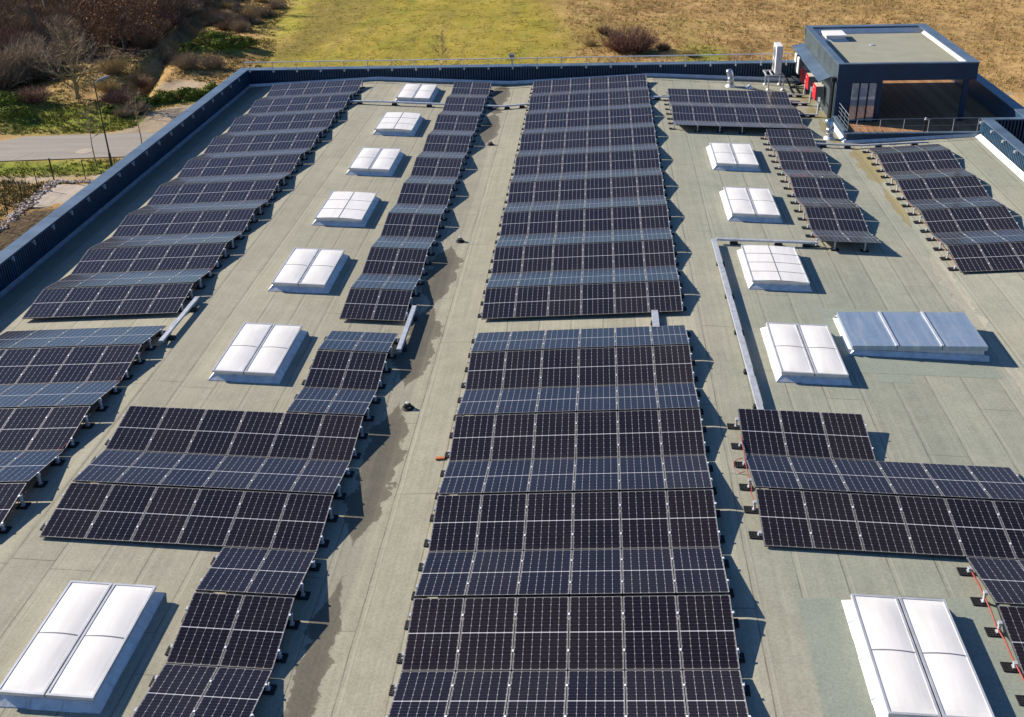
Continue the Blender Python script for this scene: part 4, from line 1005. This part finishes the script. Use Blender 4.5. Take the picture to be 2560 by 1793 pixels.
def twig(mb, p, d, L, r_, rn, seg=2, droop=.0, n=3):
    pts = [p]; q = Vector(p); dd = Vector(d).normalized()
    for i in range(seg):
        dd = (dd + Vector((rn.gauss(0, .16), rn.gauss(0, .16), rn.gauss(.03, .12)-droop))).normalized(); q = q+dd*(L/seg); pts.append(q.copy())
    mb.tube(pts, [r_*(1-.75*i/seg) for i in range(seg+1)], n, 0, False)
    return pts, dd
def bare_tree(h, seed, spread=.55, clear=.25, nb=16, nt=9, r0=.13, twr=.012, lean=0):
    rn = random.Random(seed); tr = MB(); cr = MB()
    pts = [Vector((0, 0, -.2))]; d = Vector((lean, 0, 1)).normalized(); q = Vector((0, 0, -.2)); n = 7
    for i in range(n):
        d = (d+Vector((rn.gauss(0, .06), rn.gauss(0, .06), .05))).normalized(); q = q+d*(h*.9/n); pts.append(q.copy())
    tr.tube(pts, [r0*(1-.85*i/n) for i in range(n+1)], 7, 0, False)
    for b_ in range(nb):
        s = clear+(1-clear)*(b_+rn.random())/nb; f = s*n; i = min(int(f), n-1); p = pts[i].lerp(pts[i+1], f-i)
        an = b_*2.4+rn.uniform(-.5, .5); el = rn.uniform(.35, 1.0); L = h*spread*(1.05-s*.72)*rn.uniform(.75, 1.15)
        dv = Vector((math.cos(an)*math.cos(el), math.sin(an)*math.cos(el), math.sin(el)))
        bp, dd = twig(tr, p, dv, L, r0*.42*(1.1-s), rn, 4, -.03, 5)
        for k in range(nt):
            ss = .25+.75*(k+rn.random())/nt; ff = ss*4; ii = min(int(ff), 3); pp_ = bp[ii].lerp(bp[ii+1], ff-ii)
            d2 = (dv*.7+Vector((rn.gauss(0, .55), rn.gauss(0, .55), rn.gauss(.25, .4)))).normalized()
            tp, d3 = twig(cr, pp_, d2, L*.42*rn.uniform(.6, 1.1), twr*1.5, rn, 2)
            for e in range(5):
                d4 = (d2*.8+Vector((rn.gauss(0, .5), rn.gauss(0, .5), rn.gauss(.2, .4)))).normalized()
                twig(cr, tp[1].lerp(tp[2], rn.uniform(-.6, 1)), d4, L*.24*rn.uniform(.5, 1.1), twr, rn, 1)
    return tr, cr
def leaves(mb, n, fn, size, rn, flat=.5):
    for i in range(n):
        c, nm = fn(rn); nm = (nm+Vector((rn.gauss(0, flat), rn.gauss(0, flat), rn.gauss(0, flat)))).normalized()
        a_ = nm.orthogonal().normalized(); b_ = nm.cross(a_); an = rn.uniform(0, 6.28); u = a_*math.cos(an)+b_*math.sin(an); v = nm.cross(u); s = size*rn.uniform(.6, 1.3)
        mb.face([c-u*s, c-v*s*.6, c+u*s, c+v*s*.6])
def bush_mesh(seed, w_, h, n, r_=.010, inner=.35):
    rn = random.Random(seed); mb = MB()
    for i in range(n):
        an = rn.uniform(0, 6.28); rr = inner*w_*math.sqrt(rn.random()); p = Vector((rr*math.cos(an), rr*math.sin(an), -.05))
        tl = rn.uniform(0, 1.15)**.8; d = Vector((math.cos(an)*math.sin(tl), math.sin(an)*math.sin(tl), math.cos(tl)))
        L = 1/ math.sqrt((d.x/w_)**2+(d.y/w_)**2+(d.z/h)**2)*rn.uniform(.6, 1.05)
        pts, dd = twig(mb, p, d, L*.8, r_*1.6, rn, 3)
        for k in range(6):
            d2 = (d+Vector((rn.gauss(0, .5), rn.gauss(0, .5), rn.gauss(.15, .4)))).normalized()
            twig(mb, pts[1].lerp(pts[3], rn.random()), d2, L*.34*rn.uniform(.5, 1), r_, rn, 1)
    return mb
# --- kinds
tr1, cr1 = bare_tree(9.5, 1, .42, .22, 20, 9, .21, .019); tr2, cr2 = bare_tree(8.2, 2, .5, .12, 22, 9, .18, .019); tr3, cr3 = bare_tree(11., 3, .36, .3, 20, 9, .24, .020)
KT = []
for i, (tr_, cr_) in enumerate(((tr1, cr1), (tr2, cr2), (tr3, cr3))):
    t = thing('bare_tree', 'bare brown tree of the wood', 'tree', (0, 0, 0), 0, 'bare trees of the wood'); tr_.build('trunk', M['bark'], t); cr_.build('crown', M['twig'], t); KT.append(t)
wood_spots = [(-60.5, 84.5, 1), (-64.0, 79.0, 2), (-52.0, 90.0, 2), (-48.5, 92.5, 1), (-57.5, 93.0, 0), (-63.0, 88.0, 1), (-62.0, 98.0, 2), (-53.5, 99.5, 1), (-47.5, 101.0, 0),
              (-58.5, 104.5, 2), (-50.0, 108.5, 1), (-66.5, 104.0, 0), (-55.0, 113.0, 0), (-61.5, 113.5, 1), (-47.0, 113.5, 2), (-70.0, 112.5, 2), (-51.5, 120.5, 2), (-65.0, 121.0, 0), (-57.5, 124.0, 1), (-72.0, 97.0, 1), (-68.0, 81.0, 0),
              (-46.2, 95.5, 1), (-44.8, 106.0, 0), (-66.5, 73.0, 2), (-75.0, 120.0, 1), (-48.0, 122.0, 0)]
used = set(); rnd = random.Random(21)
for i, (x, y, k) in enumerate(wood_spots):
    u, v = project((x, y, hgt(x, y)))
    lab = 'bare brown tree in the dark wood at the top left of the photo'
    t = KT[k] if k not in used else dup(KT[k], lab); used.add(k); t['label'] = lab
    t.location = (x, y, hgt(x, y)); t.rotation_euler = (0, 0, rnd.uniform(0, 6.28)); s = rnd.uniform(.8, 1.12); t.scale = (s, s, s)
# rust leaved tree
tr_, cr_ = bare_tree(7.6, 9, .52, .1, 20, 9, .16, .014)
t = thing('rust_leaved_tree', 'tree with rust brown dry leaves at the edge of the wood', 'tree', (-43.4, 89.5, hgt(-43.4, 89.5))); tr_.build('trunk', M['bark'], t)
def crown_fn(rn):
    while True:
        p = Vector((rn.gauss(0, 1), rn.gauss(0, 1), rn.gauss(0, 1))).normalized()*rn.random()**.4
        c = Vector((p.x*4.4, p.y*3.8, 3.6+p.z*3.6))
        if mnoise.noise(c*.55) > -.02 and mnoise.noise(c*1.7) > -.2: return c, p
cm = MB(); leaves(cm, 5200, crown_fn, .115, random.Random(5), .9)
cr_.v and cr_.build('crown', M['twig'], t); cm.build('leaves', M['leafred'], t)
# lichen tree in the open
tr_, cr_ = bare_tree(6.3, 14, .62, .12, 24, 8, .17, .018)
t = thing('open_grown_tree', 'bare spreading tree with greenish branches left of the street lamp', 'tree', (-39.1, 69.2, hgt(-39.1, 69.2)), .6); tr_.build('trunk', M['barkgreen'], t); cr_.build('crown', M['twiggrey'], t)
# young trees by the road
for (x, y, h, sd_, lab) in ((-30.2, 52.2, 4.3, 31, 'young bare tree with thin trunk beside the street lamp'), (-28.55, 56.2, 4.4, 32, 'young bare tree close behind the left parapet')):
    tr_, cr_ = bare_tree(h, sd_, .36, .52, 14, 8, .055, .010)
    t = thing('young_tree', lab, 'tree', (x, y, G0)); tr_.build('trunk', M['barkgreen'], t); cr_.build('crown', M['twiggrey'], t)
tr_, cr_ = bare_tree(2.9, 41, .55, .02, 14, 7, .03, .009)
t = thing('sapling', 'thin leafless sapling in the meadow behind the rear parapet', 'sapling', (-10.4, 81.8, hgt(-10.4, 81.8))); tr_.build('trunk', M['twiggrey'], t); cr_.build('crown', M['twiggrey'], t)
# shrubs
B1 = bush_mesh(51, 1.7, 1.9, 260, .011); B2 = bush_mesh(52, 1.4, 1.3, 220, .011); B3 = bush_mesh(53, 2.3, 2.7, 420, .013)
def shrub(name, mbk_mesh, m, x, y, s, lab, group, sz=None):
    o = bpy.data.objects.new(name, mbk_mesh); COL.objects.link(o); o.location = (x, y, hgt(x, y)); o.rotation_euler = (0, 0, rnd.uniform(0, 6.28)); o.scale = (s, s, sz or s)
    return tag(o, lab, 'shrub', group)
MS = {(k, m): b_.mesh('shrub', M[m]) for k, b_ in (('1', B1), ('2', B2), ('3', B3)) for m in ('twig', 'twigred', 'twiggrey', 'twiggold')}
shrub('red_brown_shrub', MS['3', 'twigred'], None, 6.5, 85.6, 1.28, 'big round reddish brown shrub behind the rear parapet', None, 1.05)
for x, y, s, m in ((-41.5, 66.6, 1.0, 'twigred'), (-35.4, 68.6, 1.0, 'twigred'),):
    shrub('red_brown_shrub', MS['1', m], None, x, y, s, 'dark reddish shrub on the green bank at the left edge' if x < -40 else 'dark reddish brown shrub right of the street lamp head', None, .8)
sp = []
for x, y, k, s, m, lab, gp in [(-32.6, 66.0, '2', .8, 'twiggrey', 'low grey brown shrub beside the sandy patch', None), (-33.3, 64.6, '2', .7, 'twiggrey', 'small grey shrub at the end of the green bramble hedge', None),
        (-37.6, 72.2, '2', .9, 'twiggold', 'straw coloured shrub in front of the bare spreading tree', None), (-39.5, 77.5, '1', 1.0, 'twiggold', 'golden brown shrub at the foot of the dark wood', None),
        (-37.9, 79.0, '2', 1.0, 'twiggrey', 'grey brown shrub on the ditch bank', None), (-33.4, 79.5, '1', .95, 'twiggrey', 'loose grey shrub left of the parapet corner', None), (-31.3, 80.6, '1', .8, 'twiggrey', 'loose grey shrub next to the parapet corner', None),
        (-38.6, 89.6, '1', .95, 'twiggrey', 'pale grey bush on the right edge of the ditch', None),
        (2.9, 88.8, '2', .6, 'twiggold', 'small straw shrub left of the big reddish shrub', None), (4.3, 94.5, '2', .8, 'twig', 'low brown shrub behind the big reddish shrub', None), (9.7, 86.3, '2', .7, 'twig', 'dark low shrub right of the big reddish shrub', None), (12.0, 83.2, '2', .55, 'twiggold', 'small shrub by the green track right of the reddish shrub', None)]:
    shrub('shrub', MS[k, m], None, x, y, s, lab, gp)
SG = 'grey brown scrub between the ditch and the meadow'
for i in range(34):
    y = 93+rnd.random()*28; xl = -40.2-(y-95)*.16+2; x = xl+rnd.random()*max(1., (-32.5-(y-92)*.07-xl)); 
    shrub('scrub_shrub', MS[rnd.choice('12'), rnd.choice(['twiggrey', 'twig', 'twiggrey', 'twiggold'])], None, x, y, rnd.uniform(.5, .85), 'grey brown scrub bush between the ditch and the mown meadow', SG)
UG = 'brown undergrowth bushes at the foot of the wood'
for i in range(250):
    x = -76+rnd.random()*36; y = 66+rnd.random()*60
    if pdist(x, y, WOOD) < .3: continue
    shrub('undergrowth_bush', MS[rnd.choice('113'), rnd.choice(['twig', 'twig', 'twigred', 'twiggrey'])], None, x, y, rnd.uniform(.9, 1.6), 'brown leafless bush in the undergrowth of the dark wood', UG)
# green brambles
def bramble(name, lab, blobs, n, seed, size=.11):
    x0, y0 = blobs[0][0], blobs[0][1]; z0 = hgt(x0, y0); rn = random.Random(seed)
    t = thing(name, lab, 'bramble', (x0, y0, z0)); tot = sum(b_[2]*b_[3] for b_ in blobs); mb = MB(); stems = MB()
    for bx, by, rx, ry, hh in blobs:
        def fn(r_):
            while True:
                an = r_.uniform(0, 6.28); el = math.asin(r_.random()); p = Vector((math.cos(an)*math.cos(el), math.sin(an)*math.cos(el), math.sin(el)))
                k = (r_.uniform(.72, 1.0))*(1+.28*mnoise.noise(p*2.3+Vector((bx, by, 0))))
                c = Vector((bx-x0+p.x*rx*k, by-y0+p.y*ry*k, p.z*hh*k)); c.z += hgt(bx, by)-z0
                if mnoise.noise(c*1.6+Vector((seed, 0, 0))) > -.28: return c, p
        leaves(mb, int(2.2*n*rx*ry/tot), fn, size*.7, rn, .45)
        for k in range(int(40*rx*ry)):
            an = rn.uniform(0, 6.28); rr = math.sqrt(rn.random())*.8; twig(stems, (bx-x0+rr*rx*math.cos(an), by-y0+rr*ry*math.sin(an), hgt(bx, by)-z0), Vector((rn.gauss(0, .5), rn.gauss(0, .5), 1)), hh*.9, .014, rn, 2)
    mb.build('foliage', M['leafgreen'], t); stems.build('stem', M['twig'], t)
bramble('green_bramble', 'bright green bramble mound left of the meadow', [(-35.6, 86.3, 1.1, .9, .9), (-33.6, 88.0, 2.0, 1.3, 1.1), (-31.0, 87.3, 2.0, 1.1, .9), (-32.6, 86.2, 1.2, .8, .7)], 5200, 61)
bramble('green_bramble', 'long green bramble hedge beside the sandy patch', [(-33.3, 68.4, 1.0, .7, .7), (-31.6, 69.2, 1.3, .9, .9), (-29.9, 70.0, 1.4, .9, .9), (-28.3, 71.2, 1.2, .9, 1.0)], 4600, 62)
bramble('green_bramble', 'low green bramble bank at the left edge of the photo', [(-43.6, 65.0, 2.0, 1.6, .6), (-45.5, 67.5, 2.0, 1.6, .7), (-41.5, 63.0, 1.6, 1.0, .45), (-46.5, 63.0, 2, 1.6, .5)], 3800, 63)
bramble('green_bramble', 'small green bramble clump at the foot of the street lamp head', [(-34.6, 65.2, .9, .6, .55), (-33.6, 65.6, .6, .5, .4)], 1400, 64)

# grasses: nobody could count them
def grass(name, lab, m, n, xr, yr, test, hr, seed, blades=4, wd=.03):
    rn = random.Random(seed); mb = MB(); cnt = 0
    while cnt < n:
        x = rn.uniform(*xr); y = rn.uniform(*yr); cnt += 1
        if abs(y-road_c(x)) < 3.4: continue
        dens = test(x, y)
        if dens <= 0 or mnoise.noise(Vector((x*.33, y*.33, seed)))*.9+.55*mnoise.noise(Vector((x*1.2, y*1.2, seed)))+.45 < rn.random()*(1.2-dens): continue
        z = hgt(x, y); h = rn.uniform(*hr); lx, ly = rn.gauss(.25, .25), rn.gauss(-.1, .25)
        for k in range(blades):
            an = rn.uniform(0, 6.28); ox, oy = rn.gauss(0, .07), rn.gauss(0, .07); ca, sa = math.cos(an)*wd, math.sin(an)*wd
            mb.face([(x+ox-ca, y+oy-sa, z-.02), (x+ox+ca, y+oy+sa, z-.02), (x+ox+h*(lx+rn.gauss(0, .3)), y+oy+h*(ly+rn.gauss(0, .3)), z+h*rn.uniform(.7, 1.1))])
    o = mb.build(name, m); tag(o, lab, 'grass', None, 'stuff')
def dry_t(x, y):
    if inpoly(x, y, MEADOW): return 0
    if inpoly(x, y, SAND) or inpoly(x, y, GRAVEL) or inpoly(x, y, PATHB) or inpoly(x, y, WOOD): return 0
    return .8
grass('dry_grass', 'tall dry tan grass covering the field on the right', M['grassdry'], 52000, (0, 66), (66, 125), dry_t, (.05, .14), 71, 4, .024)
grass('tall_grass_tufts', 'taller dry grass tufts dotted over the field on the right', M['grassdry'], 9000, (0, 66), (66, 125), dry_t, (.16, .34), 76, 6, .03)
grass('dry_grass', 'rough tan grass on the banks left of the meadow', M['grassolive'], 22000, (-50, -26), (60, 120), dry_t, (.09, .24), 72, 4, .035)
grass('meadow_grass', 'short mown yellow green grass of the meadow', M['grassmead'], 36000, (-35, 3), (80, 124), lambda x, y: .7 if inpoly(x, y, MEADOW) else 0, (.03, .075), 73, 3, .024)
def verge(x, y):
    if inpoly(x, y, SAND) or inpoly(x, y, GRAVEL) or inpoly(x, y, PATHB) or y < 49.5: return 0
    return .7
grass('verge_grass', 'green grass on both verges of the road', M['grassgreen'], 14000, (-50, -26), (49.5, 67), verge, (.06, .17), 74, 4, .03)
grass('rough_grass', 'tufted olive grass inside the wire fence', M['grassolive'], 3500, (-40, -31.7), (34, 49), lambda x, y: .8, (.12, .35), 75, 5, .03)
